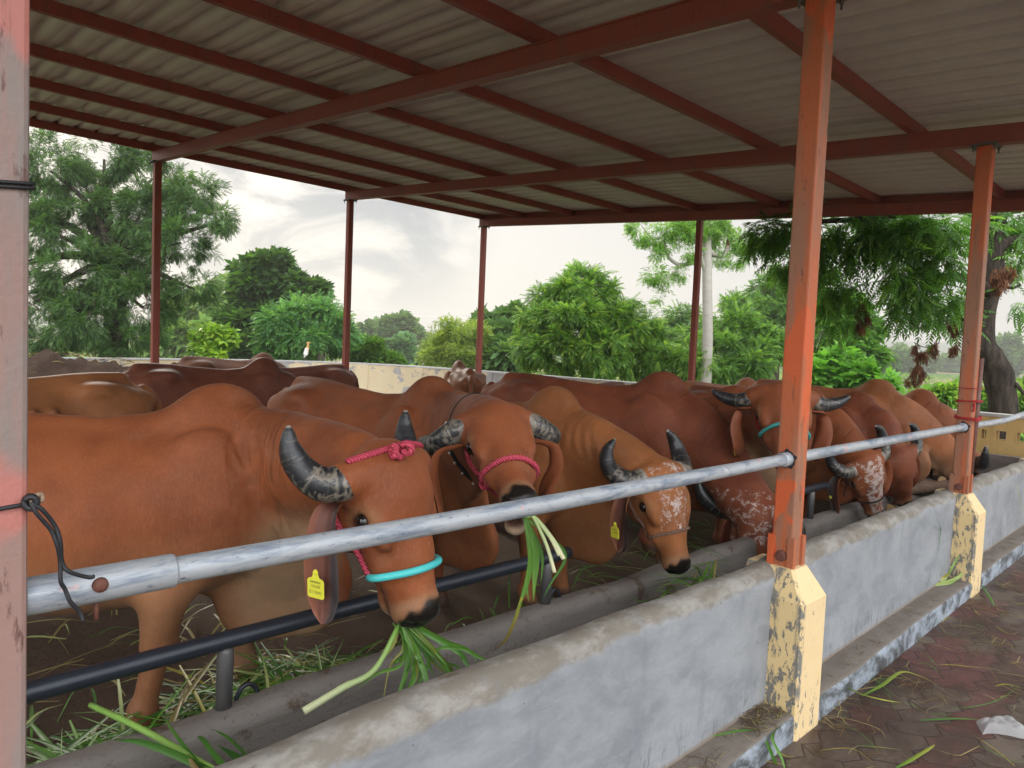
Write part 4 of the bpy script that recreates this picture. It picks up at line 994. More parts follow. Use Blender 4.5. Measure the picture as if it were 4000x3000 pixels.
def ear_tag(info, side, t, ftop=.0, round_=False, text=None, w=.058, h_=.066, facing=1):
    eo, c, fwd, outv, Tn, wv = info['ear%d' % side]; S = info['S']; i = int(t*21); up = -Tn[i]; f = unit(fwd-up*(fwd@up)); nn = unit(np.cross(up, f)); nn = nn*np.sign(nn@outv); f = np.cross(up, nn) if False else f
    o = c[i]*S+nn*.012
    if np.cross(f, up)@nn < 0: f = -f                       # f right, up up, nn towards the viewer
    def put(poly, th, name, mat, par, off=0):
        mb = MB(); k = len(poly); v = [o+f*x+up*y+nn*(off+d) for d in (0, th) for x, y in poly]
        mb.add(v, [tuple(range(k-1, -1, -1)), tuple(range(k, 2*k))]+[(q, (q+1) % k, k+(q+1) % k, k+q) for q in range(k)]); return mb.build(name, mat, par, local=True)
    a = np.linspace(0, 2*math.pi, 20, endpoint=False)
    if round_: return put([(.014*math.cos(q), .014*math.sin(q)) for q in a], .006, 'ear_tag', 'tag_yellow', eo)
    hw = w/2; s_ = h_
    poly = [(-hw+.005, -s_), (hw-.005, -s_), (hw, -s_+.005), (hw, -.018), (hw-.004, -.012), (.014, -.006), (.0095, .004), (.009, .012), (.0055, .018), (0, .0198), (-.0055, .018), (-.009, .012), (-.0095, .004), (-.014, -.006), (-hw+.004, -.012), (-hw, -.018), (-hw, -s_+.005)]
    tg = put(poly, .0025, 'ear_tag', 'tag_yellow', eo)
    put([(.006*math.cos(q), .010+.006*math.sin(q)) for q in a], .0045, 'tag_rivet', 'tag_yellow', eo, .0026)
    if text:
        mb = MB(); r_ = np.random.default_rng(1); x = -hw*.62
        while x < hw*.6:
            b = r_.uniform(.0006, .0015); v = [o+f*xx+up*yy+nn*.0029 for xx, yy in ((x, -.024), (x+b, -.024), (x+b, -.0165), (x, -.0165))]; mb.add(v, [(0, 1, 2, 3)]); x += b+r_.uniform(.0005, .0012)
        mb.build('barcode', 'tag_ink', eo, local=True)
        for k, (tx, size, yy) in enumerate(text):
            me = text_mesh(tx, size); ob = link('tag_number', me, 'tag_ink', eo); p = o+up*yy+nn*.0031
            ob.matrix_basis = Matrix([[f[0], up[0], nn[0], p[0]], [f[1], up[1], nn[1], p[1]], [f[2], up[2], nn[2], p[2]], [0, 0, 0, 1]])
    return tg
# ------------------------------------------------------------------ the herd
RED, BRN, DRK, TANC, PALE = (.305, .092, .034), (.275, .083, .033), (.16, .045, .028), (.36, .145, .055), (.36, .155, .065)
A = cow('cow', 'big brown cow nearest the camera with turquoise nose tube and cream dewlap', (.93, 1.46), -17, S=1.02, coat=RED, h=.0115, poll=at(868, 990, 2.36), nose=at(970, 1328, 2.30), hw=1.29, ear=(1.2, 1.2), face=(.31, -.95, .25), foldk=.5, grooves=8, hornr=.060,
        hpts=HORN_NEAR, dewlap=1.3, cream=1.1, belly=.65, legs=dict(fr=-.23, fl=.16), speck=(.30, .50, .05, .33))
B = cow('cow', 'brown cow staring at the camera with pink rope halter and shell necklace', (2.28, 1.80), -84, S=1.03, coat=BRN, h=.0115, poll=at(1068, 880, 2.96), nose=at(1132, 1056, 2.52), roll=.10, foldk=.3, grooves=6, hw=1.02, maw=True,
        hpts=HORN_B, eartwist=.15, ear=(1.1, .9), legs=dict(fr=.05, fl=-.05), dewlap=1.1, earflare=.05)
C = cow('cow', 'pale tan cow with white blaze on its face eating at the trough', (2.92, 1.44), -88, S=1.0, coat=TANC, h=.0115, poll=onY(1438, 1016, .66), nose=onY(1497, 1232, .47), roll=.26, hw=1.15, foldk=.35, grooves=5,
        hpts=HORN_C, hornr=.06, dewlap=1.0, speck=(-.02, .32, .095, .60), speckneck=.0, cream=.3)
D = cow('cow', 'tall dark red cow with white spotted throat and head low behind the orange post', (4.50, 1.76), -69, S=1.06, coat=(.22, .058, .03), h=.0125, poll=onY(1675, 1085, .80), nose=onY(1735, 1250, .70), foldk=.4,
        hpts=HORN_A, hornr=.066, speckneck=.56, dewlap=1.05)
Ec = cow('cow', 'brown cow with raised head and teal nose band half hidden by the orange post', (5.02, 1.42), -72, S=.99, coat=(.27, .08, .034), h=.0125, foldk=.5, poll=at(1694, 836, 4.85), nose=at(1712, 990, 4.5), roll=.0,
        hpts=HORN_E, cream=.5, eartwist=.7, dewlap=.9, earflare=.02)
G_ = cow('cow', 'brown cow with speckled white face and round yellow tag feeding right of the post', (6.0, 1.26), -98, S=.99, coat=(.30, .09, .035), h=.0125, poll=onY(1882, 1002, .60), nose=onY(1910, 1124, .55), hw=1.1, foldk=.5, face=(-.62, -.78, .2),
        hpts=HORN_C, speck=(-.02, .56, .075, .75), speckneck=.5, earflare=.03)
cow('cow', 'dark red cow feeding just behind the speckled one with its face in shade', (6.8, 1.12), -93, S=.955, coat=(.22, .06, .03), h=.014, poll=onY(1950, 990, .62), nose=onY(1972, 1100, .57), foldk=.5, face=(-.66, -.74, .2), hpts=HORN_C)
cow('cow', 'tall tan cow whose horns show left of the red string post', (7.9, 1.32), -86, S=1.03, coat=(.33, .125, .05), h=.014, poll=onY(2072, 970, .64), nose=onY(2094, 1075, .58), foldk=.5, hpts=HORN_A, cream=.4, dewlap=1.2)
cow('cow', 'brown cow farthest right beside the log pile behind the red string post', (8.62, 1.10), -90, S=.955, coat=(.27, .085, .035), h=.015, poll=onY(2105, 995, .60), nose=onY(2114, 1085, .55), hpts=HORN_A)
GR = 'cattle standing in the back of the shed'
cow('cow', 'light brown cow broadside behind the cow with the teal nose band', (8.2, 2.95), -8, S=.985, coat=(.33, .12, .045), h=.016, hump=.8, group=GR)
cow('cow', 'small maroon heifer of which only a dark low back shows', (5.55, 3.75), 182, S=.945, coat=(.13, .034, .024), h=.016, hump=.55, group=GR)
cow('cow', 'tan cow facing left with sloping rump next to the left post', (.10, 3.98), 186, S=1.0, coat=PALE, h=.014, group=GR, fat=.95, ribs=True)
cow('cow', 'dark maroon cow broadside facing right in front of the boundary wall', (3.12, 5.80), 2, S=1.0, coat=(.155, .042, .028), h=.015, group=GR)
cow('cow', 'brown cow with grey black shoulders farthest back by the wall', (4.6, 9.0), 8, S=.98, coat=(.19, .08, .045), h=.017, group=GR)
cow('cow', 'dark maroon cow facing left with hanging tail before the peeling wall', (3.72, 7.1), 184, S=.965, coat=(.165, .048, .03), h=.015, group=GR)
cow('cow', 'thin tan cow seen from behind with striped ribs near the wall', (6.55, 6.65), 57, S=.99, coat=(.24, .092, .04), h=.016, group=GR, fat=.92, ribs=True)

# ------------------------------------------------------------------ what the cattle wear
# nearest cow: turquoise hose on a pink rope
o, pts = ring(A, .355, .0125, 'tube_turquoise', 'nose_tube', a0=-1.75, a1=1.2, zc=-.115, lift=.9, tilt=.025)
for s in (-1, 1):
    strap(A, [(.355, s*1.72, -.115), (.27, s*1.86, -.12), (.16, s*1.95, -.12), (.09, s*1.95, -.12), (.045, s*1.9, -.11)], .0095, 'rope_pink', 'halter_rope')
strap(A, [(.352, -1.70, -.115), (.345, -2.3, -.12), (.34, -3.14, -.12), (.345, -4.0, -.12), (.352, -4.55, -.115)], .010, 'rope_pink', 'halter_rope')
strap(A, [(-.035, -1.3, -.09), (-.04, -.7, -.09), (-.045, 0, -.09), (-.04, .7, -.09), (-.035, 1.3, -.09)], .011, 'rope_pink', 'halter_rope')
knot(A, A['H'](-.03, -.045, .035), .0115, 'rope_pink', 'halter_knot')
ear_tag(A, 0, .70, text=[('100288', .0135, -.0385), ('811840', .0165, -.0585)], w=.066, h_=.072)
ear_tag(A, 1, .7)
# halter and shells of the staring cow
ring(B, .33, .0105, 'rope_pink', 'nose_band', a0=-math.pi, a1=math.pi, zc=-.12, lift=.8, tilt=.03)
for s in (-1, 1): strap(B, [(.31, s*1.9, -.12), (.22, s*1.95, -.12), (.12, s*2.0, -.12), (.05, s*2.0, -.11)], .0095, 'rope_pink', 'halter_rope')
knot(B, B['F'].hit(B['H'](.315, 0, -.12), B['fz']*math.cos(1.9)-B['fy']*math.sin(1.9)), .010, 'rope_pink', 'halter_knot')
strap(B, [(.31, -1.95, -.12), (.30, -2.5, -.13), (.30, -3.14, -.13), (.30, -3.9, -.13), (.31, -4.3, -.12)], .0095, 'rope_pink', 'halter_rope')
def necklace(info, i, drop):
    nk, rv, S, F = info['nk'], info['rv'], info['S'], info['F']; t = unit(nk[i+1]-nk[i-1]); l = info['lats'][i]; u = np.cross(t, l); pts = []
    for a in np.linspace(0, 2*math.pi, 44): pts.append(F.hit(nk[i], u*math.cos(a)+l*math.sin(a))+(u*math.cos(a)+l*math.sin(a))*.006)
    pts = np.array(pts)
    for _ in range(5): pts[1:-1] = .25*pts[:-2]+.5*pts[1:-1]+.25*pts[2:]
    mb = MB(); mb.tube(pts*S, np.where((np.arange(44) > 8) & (np.arange(44) < 36), .014, .004), 10, flat=.6); o = mb.build('necklace', 'band_black', info['root'], True, local=True)
    for q in range(10, 36):
        d = unit(pts[q]-nk[i]); mb = MB(); mb.ball((0, 0, 0), (.0085, .0125, .006), 10, 6); v = np.concatenate(mb.v); M = np.stack([unit(np.cross(d, t)), unit(t), d]); mb.v = [v@M+(pts[q]+d*.013)*S]
        if q % 2: mb.build('shell', 'shell_white', o, True, local=True)
necklace(B, 5, .02)
# others
ring(C, .335, .0085, 'rope_brown', 'nose_band', a0=-math.pi, a1=math.pi, zc=-.12, lift=.8)
for s in (-1, 1): strap(C, [(.335, s*1.8, -.12), (.22, s*1.95, -.12), (.12, s*2.0, -.12), (.05, s*2.0, -.11)], .0075, 'rope_brown', 'halter_rope')
ear_tag(C, 0, .62, text=[('100288', .0125, -.040)], w=.062, h_=.066)
ring(Ec, .30, .0125, 'tube_teal', 'nose_tube', a0=-1.6, a1=1.6, zc=-.115, lift=.9)
for s in (-1, 1): strap(Ec, [(.30, s*1.6, -.115), (.28, s*2.1, -.12), (.30, s*2.6, -.12), (.33, s*3.1, -.12)], .009, 'rope_red', 'halter_rope'); strap(Ec, [(.30, s*1.6, -.115), (.2, s*1.9, -.12), (.09, s*1.95, -.12)], .009, 'rope_red', 'halter_rope')
ear_tag(Ec, 0, .86, w=.05, h_=.05)
ring(G_, .36, .007, 'rope_dark', 'nose_band', a0=-math.pi, a1=math.pi, zc=-.12, lift=.8)
for s in (-1, 1): strap(G_, [(.36, s*1.9, -.12), (.22, s*2.0, -.12), (.1, s*2.0, -.12)], .006, 'rope_dark', 'halter_rope')
ear_tag(G_, 0, .66, round_=True)
# ------------------------------------------------------------------ trees and plants beyond the wall
def frond_neem(n=7, lw=.052, ll=.30, droop=.40):
    V = []; Q = []
    def pos(t): return np.array([t, 0, -droop*t*t])
    for i in range(n):
        t = .22+.72*i/(n-1)
        for s in (-1, 1):
            d = unit(np.array([.62, s*.78, -.25-.5*t])); L = ll*(1-.35*abs(t-.5)); b = pos(t); w_ = unit(np.cross(d, [0, 0, 1]))*lw*(1-.3*t)
            k = len(V); V += [b, b+d*L*.45+w_, b+d*L, b+d*L*.45-w_]; Q.append((k, k+1, k+2, k+3))
    b = pos(.95); k = len(V); V += [b, b+np.array([.12, .05, -.12]), b+np.array([.28, 0, -.28]), b+np.array([.12, -.05, -.12])]; Q.append((k, k+1, k+2, k+3))
    return np.array(V), np.array(Q)
def cluster_broad(n=7, w_=.26, seed=1):
    r = np.random.default_rng(seed); V = []; Q = []
    for i in range(n):
        a = i*2.4+r.uniform(-.3, .3); e = r.uniform(-.5, .7); d = np.array([math.cos(a)*math.cos(e), math.sin(a)*math.cos(e), math.sin(e)]); s = unit(np.cross(d, [0, 0, 1.])); o = d*r.uniform(.05, .35); L = r.uniform(.6, 1.0); dr = np.array([0, 0, -.25*L])
        k = len(V); V += [o, o+d*L*.5+s*w_*L, o+d*L+dr, o+d*L*.5-s*w_*L]; Q.append((k, k+1, k+2, k+3))
    return np.array(V), np.array(Q)
def sprig_fine(n=9, seed=2):
    r = np.random.default_rng(seed); V = []; Q = []
    for i in range(n):
        t = .15+.85*i/n; s = 1 if i % 2 else -1
        b = np.array([t, s*.12, -.2*t*t]); d = unit(np.array([.5, s, r.uniform(-.6, .2)])); L = .2; w_ = unit(np.cross(d, [0, 0, 1.]))*.075
        for j in (0, 1):
            b2 = b+d*L*.9*j; k = len(V); V += [b2, b2+d*L*.5+w_, b2+d*L, b2+d*L*.5-w_]; Q.append((k, k+1, k+2, k+3))
    return np.array(V), np.array(Q)
KIND = dict(neem=frond_neem(), neem_lite=frond_neem(5, .08, .36), broad=cluster_broad(), slim=cluster_broad(7, .13, 4), fine=sprig_fine(), far=cluster_broad(4, .36, 6), palm=cluster_broad(9, .34, 8))
SIZE, TINT = .66, np.array([2.35, 2.1, 1.75])
def scatter(name, P, D, size, kind, tints, parent=None, mat='foliage', droop=.3, jitter=.45, seed=1):
    """leaf sprays as one crown mesh: P points, D outward directions"""
    r = np.random.default_rng(seed); T, Q = KIND[kind]; n = len(P)
    x = D+r.normal(0, jitter, D.shape); x[:, 2] -= droop; x /= np.linalg.norm(x, axis=1)[:, None]
    up = np.tile([0, 0, 1.], (n, 1))+r.normal(0, .35, (n, 3)); y = np.cross(up, x); y /= np.linalg.norm(y, axis=1)[:, None]+1e-9; z = np.cross(x, y)
    s = size*SIZE*r.uniform(.6, 1.25, n)
    V = (T[None, :, 0, None]*x[:, None]+T[None, :, 1, None]*y[:, None]+T[None, :, 2, None]*z[:, None])*s[:, None, None]+P[:, None]
    QQ = (Q[None]+(np.arange(n)*len(T))[:, None, None]).reshape(-1, 4)
    tn = np.asarray(tints, float)*TINT; c = tn[r.integers(0, len(tn), n)]*r.uniform(.75, 1.25, (n, 1)); Cc = np.repeat(c, len(T), 0)
    V = V.reshape(-1, 3)
    if parent is not None: V = to_local(parent, V)
    return npmesh(name, V, QQ, mat, parent, False, attrs={'tint': Cc})
def blobs_points(blobs, n, seed=1, puffs=9, shell=.5, pr=.42):
    """leaf positions gathered in puffs within several boughs (centre, radius xyz)"""
    n = int(n*2.6); r = np.random.default_rng(seed); P = []; D = []; vol = np.array([np.prod(np.ones(3)*b[1])**(2/3) for b in blobs]); vol = vol/vol.sum()
    for (c, rad), w_ in zip(blobs, vol):
        c = np.asarray(c, float); rad = np.ones(3)*rad; m = max(3, int(n*w_)); k = int(puffs*1.7)
        pd = r.normal(0, 1, (k, 3)); pd /= np.linalg.norm(pd, axis=1)[:, None]; out_ = r.uniform(0, 1, (k, 1)) < .2; pc = c+pd*rad*np.where(out_, r.uniform(.95, 1.22, (k, 1)), r.uniform(shell, .92, (k, 1))); wk = np.where(out_[:, 0], .35, 1.); pk = r.choice(k, m, p=wk/wk.sum())
        q = r.normal(0, 1, (m, 3)); q /= np.linalg.norm(q, axis=1)[:, None]; q = q*r.uniform(.25, 1, (m, 1))**.6*rad*pr*.82*(r.uniform(.55, 1.3, (k, 1))*np.where(out_, .62, 1))[pk]
        p = pc[pk]+q; d = (p-c)/rad; d = d/(np.linalg.norm(d, axis=1)[:, None]+1e-6); P.append(p); D.append(d*.7+q/(np.linalg.norm(q, axis=1)[:, None]+1e-6)*.5)
    return np.concatenate(P), np.concatenate(D)
def limbs(mb, base, targets, r0, seed=1, split=.45, wob=.12, rt=.02):
    r = np.random.default_rng(seed); base = np.asarray(base, float)
    for t in targets:
        t = np.asarray(t, float); L = np.linalg.norm(t-base); mid = base+(t-base)*.5+r.normal(0, wob*L*.5, 3)+np.array([0, 0, .12*L]); p = bez(base, base+np.array([0, 0, .3*L])+(mid-base)*.2, mid, t, 12); mb.tube(p, np.linspace(r0, rt, 12), 7)
TG = 'trees and bushes beyond the yard wall'
def tree(name, label, base, blobs, n, size, kind, tints, r0=.12, seed=1, cat='tree', trunk=None, bark='bark', puffs=9, pr=.42, droop=.3, group=TG, rt=.02, trunkpart='trunk', fork=None):
    base = np.asarray(base, float); t = thing(name, label, cat, base, group)
    mb = MB()
    if trunk is not None:
        tp = spline(trunk[0], 30); mb.tube(tp, np.interp(np.linspace(0, 1, 30), np.linspace(0, 1, len(trunk[1])), trunk[1]), 12); f = np.asarray(fork if fork is not None else trunk[0][-1], float)
    else:
        f = base+np.array([0, 0, max(.3, (min(b[0][2] for b in blobs)-base[2])*.6)]); mb.tube(bez(base, base+[0, 0, .3], f-[.05, 0, .3], f, 8), np.linspace(r0, r0*.75, 8), 10)
    limbs(mb, f, [b[0] for b in blobs], r0*.6, seed, rt=rt); mb.build(trunkpart, bark, t, True)
    P, D = blobs_points(blobs, n, seed, puffs, pr=pr)
    scatter('crown', P, D, size, kind, tints, t, droop=droop, seed=seed+1); return t
def bl(px, py, d, r, sq=1.0): return (at(px, py, d), np.array([1, 1, sq])*r*d/1531)     # a bough: where it is and its radius
def gnd(px, d): p = at(px, 760, d); return np.array([p[0], p[1], -.06])
DG = [(.020, .052, .016), (.028, .066, .020), (.038, .085, .024), (.016, .042, .016)]
MG = [(.040, .100, .022), (.055, .130, .030), (.075, .155, .032), (.035, .080, .024)]
LG = [(.075, .165, .030), (.10, .20, .035), (.055, .125, .030), (.13, .21, .04)]
YG = [(.15, .27, .03), (.19, .31, .04), (.12, .22, .03)]
HG = [(.05, .095, .04), (.065, .115, .05), (.04, .08, .035)]
b = [bl(110, 370, 17, 80), bl(225, 345, 18, 80, .8), bl(330, 385, 17.5, 72, .8), bl(420, 425, 17, 62, .7), bl(470, 480, 16.6, 44, .7), bl(300, 470, 17, 60), bl(390, 525, 16.6, 62, .8), bl(110, 500, 16.5, 75, .8), bl(180, 590, 16, 70), bl(270, 585, 17, 60), bl(80, 650, 16, 75), bl(190, 690, 15.8, 78, .8), bl(310, 665, 16.6, 70), bl(420, 625, 17, 48, .8), bl(-40, 420, 17, 110), bl(-60, 600, 16.5, 110), bl(130, 740, 16, 60, .7), bl(260, 735, 16, 55, .7), bl(240, 470, 17.6, 60), bl(180, 430, 17.6, 60), bl(330, 590, 17.2, 60), bl(150, 640, 16.6, 60), bl(350, 455, 17.8, 50)]
tb = gnd(245, 17.5)
tree('neem_tree', 'huge dark neem tree with feathery leaves and bright sky gaps at the left', tb, b, 19000, .255, 'neem', DG+[(.045, .10, .03)], .26, 3, trunk=([tb, at(250, 690, 17.4), at(235, 560, 17.5), at(225, 430, 17.6)], [.34, .26, .22, .14]), fork=at(240, 600, 17.5), puffs=10, pr=.38, rt=.03, droop=.15)
b = [bl(545, 600, 25, 34), bl(590, 590, 25, 38), bl(640, 625, 25, 42), bl(680, 650, 25, 34), bl(560, 660, 25, 50), bl(530, 720, 24.5, 48), bl(600, 720, 24.5, 60), bl(540, 770, 24, 45), bl(620, 770, 24, 45), bl(655, 700, 25, 40)]
tree('spreading_tree', 'tall dark rounded tree rising behind the multi stemmed one', gnd(590, 25), b, 4300, .62, 'broad', DG+MG[:1], .22, 5, puffs=10, pr=.36)
b = [bl(600, 700, 18.2, 44, .8), bl(650, 680, 18.5, 46, .8), bl(700, 690, 18.5, 46, .8), bl(725, 720, 18.4, 34), bl(660, 735, 18, 40, .7), bl(600, 745, 18, 36, .7)]
t0 = tree('multi_stem_tree', 'small light green tree with several thin pale trunks behind the egret', gnd(685, 18.4), b, 2400, .40, 'neem_lite', [(.04, .11, .045), (.05, .13, .05), (.07, .16, .045)], .07, 8, trunk=([gnd(685, 18.4), at(690, 740, 18.4), at(690, 700, 18.4)], [.07, .055, .04]), bark='bark_pale')
mb = MB(); mb.tube([gnd(700, 18.4), at(699, 740, 18.4), at(710, 690, 18.5)], [.06, .05, .03], 8); mb.tube([gnd(648, 18.2), at(648, 740, 18.2), at(640, 690, 18.2)], [.06, .05, .03], 8); mb.build('side_trunk', 'bark_pale', t0, True)
b = [bl(440, 735, 17, 16), bl(465, 725, 17, 18), bl(485, 735, 17, 16), bl(455, 755, 16.9, 22), bl(475, 765, 16.9, 20), bl(430, 752, 17, 14), bl(500, 722, 17, 9), bl(448, 712, 17, 9), bl(420, 732, 17, 8), bl(478, 708, 17, 8)]
tree('sapling', 'bright lime green young tree just over the wall left of centre', gnd(460, 17), b, 75, .32, 'palm', [(.10, .19, .025), (.13, .22, .03), (.08, .16, .025)], .05, 4, puffs=7, pr=.5)
b = [bl(405, 690, 36, 38), bl(450, 660, 36, 40), bl(490, 690, 36, 40), bl(400, 745, 34, 36), bl(450, 730, 34, 40), bl(505, 640, 38, 30), bl(365, 750, 34, 40)]
tree('background_tree', 'pale green leafy tree in the gap right of the big dark neem', gnd(450, 36), b, 2200, .9, 'broad', [(.06, .12, .04), (.08, .15, .05), (.10, .17, .05)], .2, 6)
for i, (px, lab, bb, d, nn, tints) in enumerate([
    (785, 'hazy dark trees left end of the far row beyond the wall', [(780, 730, 26), (800, 720, 20), (775, 755, 28), (815, 755, 25)], 75, 700, HG),
    (853, 'tallest hazy tree of the far row with an open domed crown', [(845, 705, 18), (862, 700, 18), (875, 715, 16), (835, 720, 16), (853, 728, 24)], 70, 900, HG),
    (905, 'thin hazy tree at the right end of the far row', [(890, 722, 14), (905, 738, 18), (918, 750, 18), (895, 755, 20), (888, 705, 9)], 75, 600, HG),
    (850, 'rounded blue green bush in front of the far row', [(835, 765, 26), (865, 760, 28), (885, 775, 24), (815, 780, 20)], 48, 900, [(.04, .095, .05), (.05, .11, .055)])]):
    tree('hazy_tree', lab, gnd(px, d), [bl(x, y, d, r_) for x, y, r_ in bb], nn, d*.017, 'far', tints, .2, 20+i, puffs=8)
b = [bl(785, 757, 20, 17), bl(805, 752, 20, 18), bl(795, 772, 20, 24), bl(815, 770, 20, 18), bl(778, 775, 20, 15)]
tree('garden_shrub', 'leafy mid green shrub just right of the second far post', gnd(797, 20), b, 420, .40, 'slim', MG, .04, 3, cat='shrub', trunkpart='stem')
tree('garden_shrub', 'smallest low shrub peeping over the wall between two posts', gnd(847, 20), [bl(845, 777, 20, 13), bl(852, 784, 20, 12)], 130, .34, 'slim', MG, .03, 4, cat='shrub', trunkpart='stem')
b = [bl(945, 755, 23, 34), bl(985, 740, 23, 40), bl(1015, 735, 23, 34), bl(1000, 770, 22.5, 40), bl(950, 780, 22.5, 30), bl(985, 710, 23, 14)]
tree('thorn_bush', 'yellowish green bush under the distant pylon', gnd(985, 23), b, 1500, .42, 'fine', [(.09, .14, .03), (.12, .17, .035), (.07, .12, .03)], .08, 9, cat='bush', trunkpart='stem')
b = [bl(1060, 710, 25, 34), bl(1095, 700, 25, 40), bl(1110, 740, 24, 45), bl(1060, 750, 24, 40), bl(1090, 780, 23, 40)]
tree('dense_bush', 'dense grey green bush left of the bright central neem', gnd(1085, 25), b, 1700, .55, 'broad', [(.035, .08, .028), (.05, .105, .035)], .12, 11, cat='bush', trunkpart='stem')
b = [bl(1258, 605, 16.3, 34), bl(1290, 618, 16.3, 32), bl(1225, 640, 16, 40), bl(1275, 655, 15.8, 46), bl(1330, 650, 16, 40), bl(1180, 690, 15.8, 46), bl(1245, 705, 15.3, 56), bl(1320, 710, 15.4, 54), bl(1375, 695, 16, 38), bl(1400, 735, 16, 34), bl(1150, 735, 15.6, 44), bl(1205, 760, 15.2, 52), bl(1290, 765, 15, 56), bl(1370, 765, 15.4, 44), bl(1165, 645, 16.2, 20)]
tree('neem_tree', 'bushy bright green neem tree in the middle above the wall', gnd(1270, 16), b, 7600, .30, 'neem', MG+LG, .16, 13, puffs=9, pr=.36)
b = [bl(1465, 690, 22, 24), bl(1490, 680, 22, 20), bl(1450, 715, 22, 26), bl(1440, 745, 21, 34), bl(1480, 740, 21, 34), bl(1520, 700, 21.5, 26)]
tree('open_tree', 'loose airy tree behind the pale trunk', gnd(1470, 22), b, 1300, .42, 'neem_lite', MG+HG, .09, 15)
b = [bl(1400, 785, 15.5, 36, .8), bl(1455, 785, 15, 40, .8), bl(1500, 780, 15, 36, .9), bl(1490, 745, 16, 30)]
tree('leafy_bush', 'light green bush left of the pale trunk over the wall', gnd(1450, 15.3), b, 1300, .30, 'neem', LG+MG, .05, 17, cat='bush', trunkpart='stem')
b = [bl(1565, 690, 17, 34), bl(1600, 730, 16.5, 46), bl(1570, 765, 16, 44), bl(1630, 765, 16, 44), bl(1660, 740, 16.5, 36), bl(1590, 660, 17.5, 22), bl(1625, 800, 15.5, 36), bl(1560, 800, 15.5, 30)]
tree('leafy_bush', 'big mixed green bush right of the pale trunk', gnd(1600, 16.5), b, 3300, .31, 'neem', MG+LG[:2]+DG[:2], .06, 19, cat='bush', trunkpart='stem')
b = [bl(1660, 640, 24, 36), bl(1690, 620, 24, 34), bl(1650, 690, 23.5, 36), bl(1690, 690, 23.5, 40)]
tree('tall_bush', 'tall bright tree whose edge shows left of the orange post', gnd(1680, 24), b, 1500, .42, 'neem_lite', MG, .12, 21)
b = [bl(1770, 690, 18, 50), bl(1820, 700, 18, 50), bl(1850, 740, 17.6, 48), bl(1795, 750, 17.4, 50), bl(1870, 775, 17.5, 34), bl(1750, 760, 17.4, 40), bl(1840, 670, 18.6, 30)]
tree('rounded_tree', 'dense round green tree to the right of the orange post', gnd(1810, 18), b, 4200, .38, 'broad', [(.032, .090, .020), (.045, .115, .026), (.06, .14, .03)], .16, 23, puffs=12, pr=.34)
b = [bl(1785, 790, 13.2, 24), bl(1820, 780, 13.2, 26), bl(1850, 800, 13, 22), bl(1810, 815, 13, 26), bl(1770, 812, 13, 22), bl(1875, 825, 12.6, 24), bl(1910, 835, 12.4, 20)]
tree('castor_plant', 'broad leaved castor plants just over the wall right of the orange post', gnd(1815, 13.1), b, 150, .36, 'palm', [(.06, .17, .03), (.08, .20, .04), (.05, .13, .03)], .035, 25, cat='plant', trunkpart='stem', pr=.55)
# pale smooth trunk with sparse leaves
tb = gnd(1529, 14.6); d = 14.6
tr = [tb, at(1528, 760, d), at(1528, 650, d), at(1527, 560, d), at(1528, 470, d), at(1530, 380, d)]
t = thing('moringa_tree', 'slender moringa tree with smooth pale grey trunk and sparse foliage', 'tree', tb, TG)
mb = MB(); mb.tube(spline(tr, 40), np.interp(np.linspace(0, 1, 40), [0, .5, .65, .8, 1], [.112, .10, .095, .06, .045]), 14); mb.build('trunk', 'bark_pale', t, True)
lim = [([at(1526, 560, d), at(1500, 566, d), at(1470, 572, d-.1), at(1445, 556, d-.2), at(1436, 520, d-.3), at(1442, 480, d-.3)], .055), ([at(1470, 572, d-.1), at(1455, 590, d-.3), at(1430, 602, d-.4), at(1405, 598, d-.5)], .03), ([at(1445, 556, d-.2), at(1420, 530, d-.1), at(1395, 500, d), at(1385, 485, d)], .025), ([at(1532, 545, d), at(1560, 552, d+.2), at(1572, 530, d+.2), at(1575, 490, d+.3)], .07), ([at(1524, 590, d), at(1512, 545, d-.1), at(1508, 500, d-.2)], .05)]
for k, (p, r_) in enumerate(lim): mb = MB(); mb.tube(spline(p, 18), np.linspace(r_, r_*.35, 18), 9); mb.build('limb', 'bark_pale', t, True)
b = [bl(x, y, d+dz, r_, .8) for x, y, r_, dz in [(1385, 500, 24, 0), (1410, 520, 20, -.2), (1440, 495, 24, -.3), (1470, 510, 22, -.2), (1500, 500, 24, -.2), (1425, 545, 16, -.3), (1410, 595, 20, -.4), (1440, 610, 16, -.3), (1470, 590, 14, -.2), (1495, 545, 18, -.2), (1560, 510, 30, .2), (1600, 520, 26, .3), (1590, 560, 18, .3), (1550, 560, 16, .2), (1420, 640, 8, -.4), (1480, 480, 30, 0), (1540, 480, 30, 0)]]
P, D = blobs_points(b, 950, 31, 7, pr=.5); scatter('crown', P, D, .24, 'fine', [(.085, .18, .04), (.11, .21, .05), (.07, .15, .045)], t, seed=5)
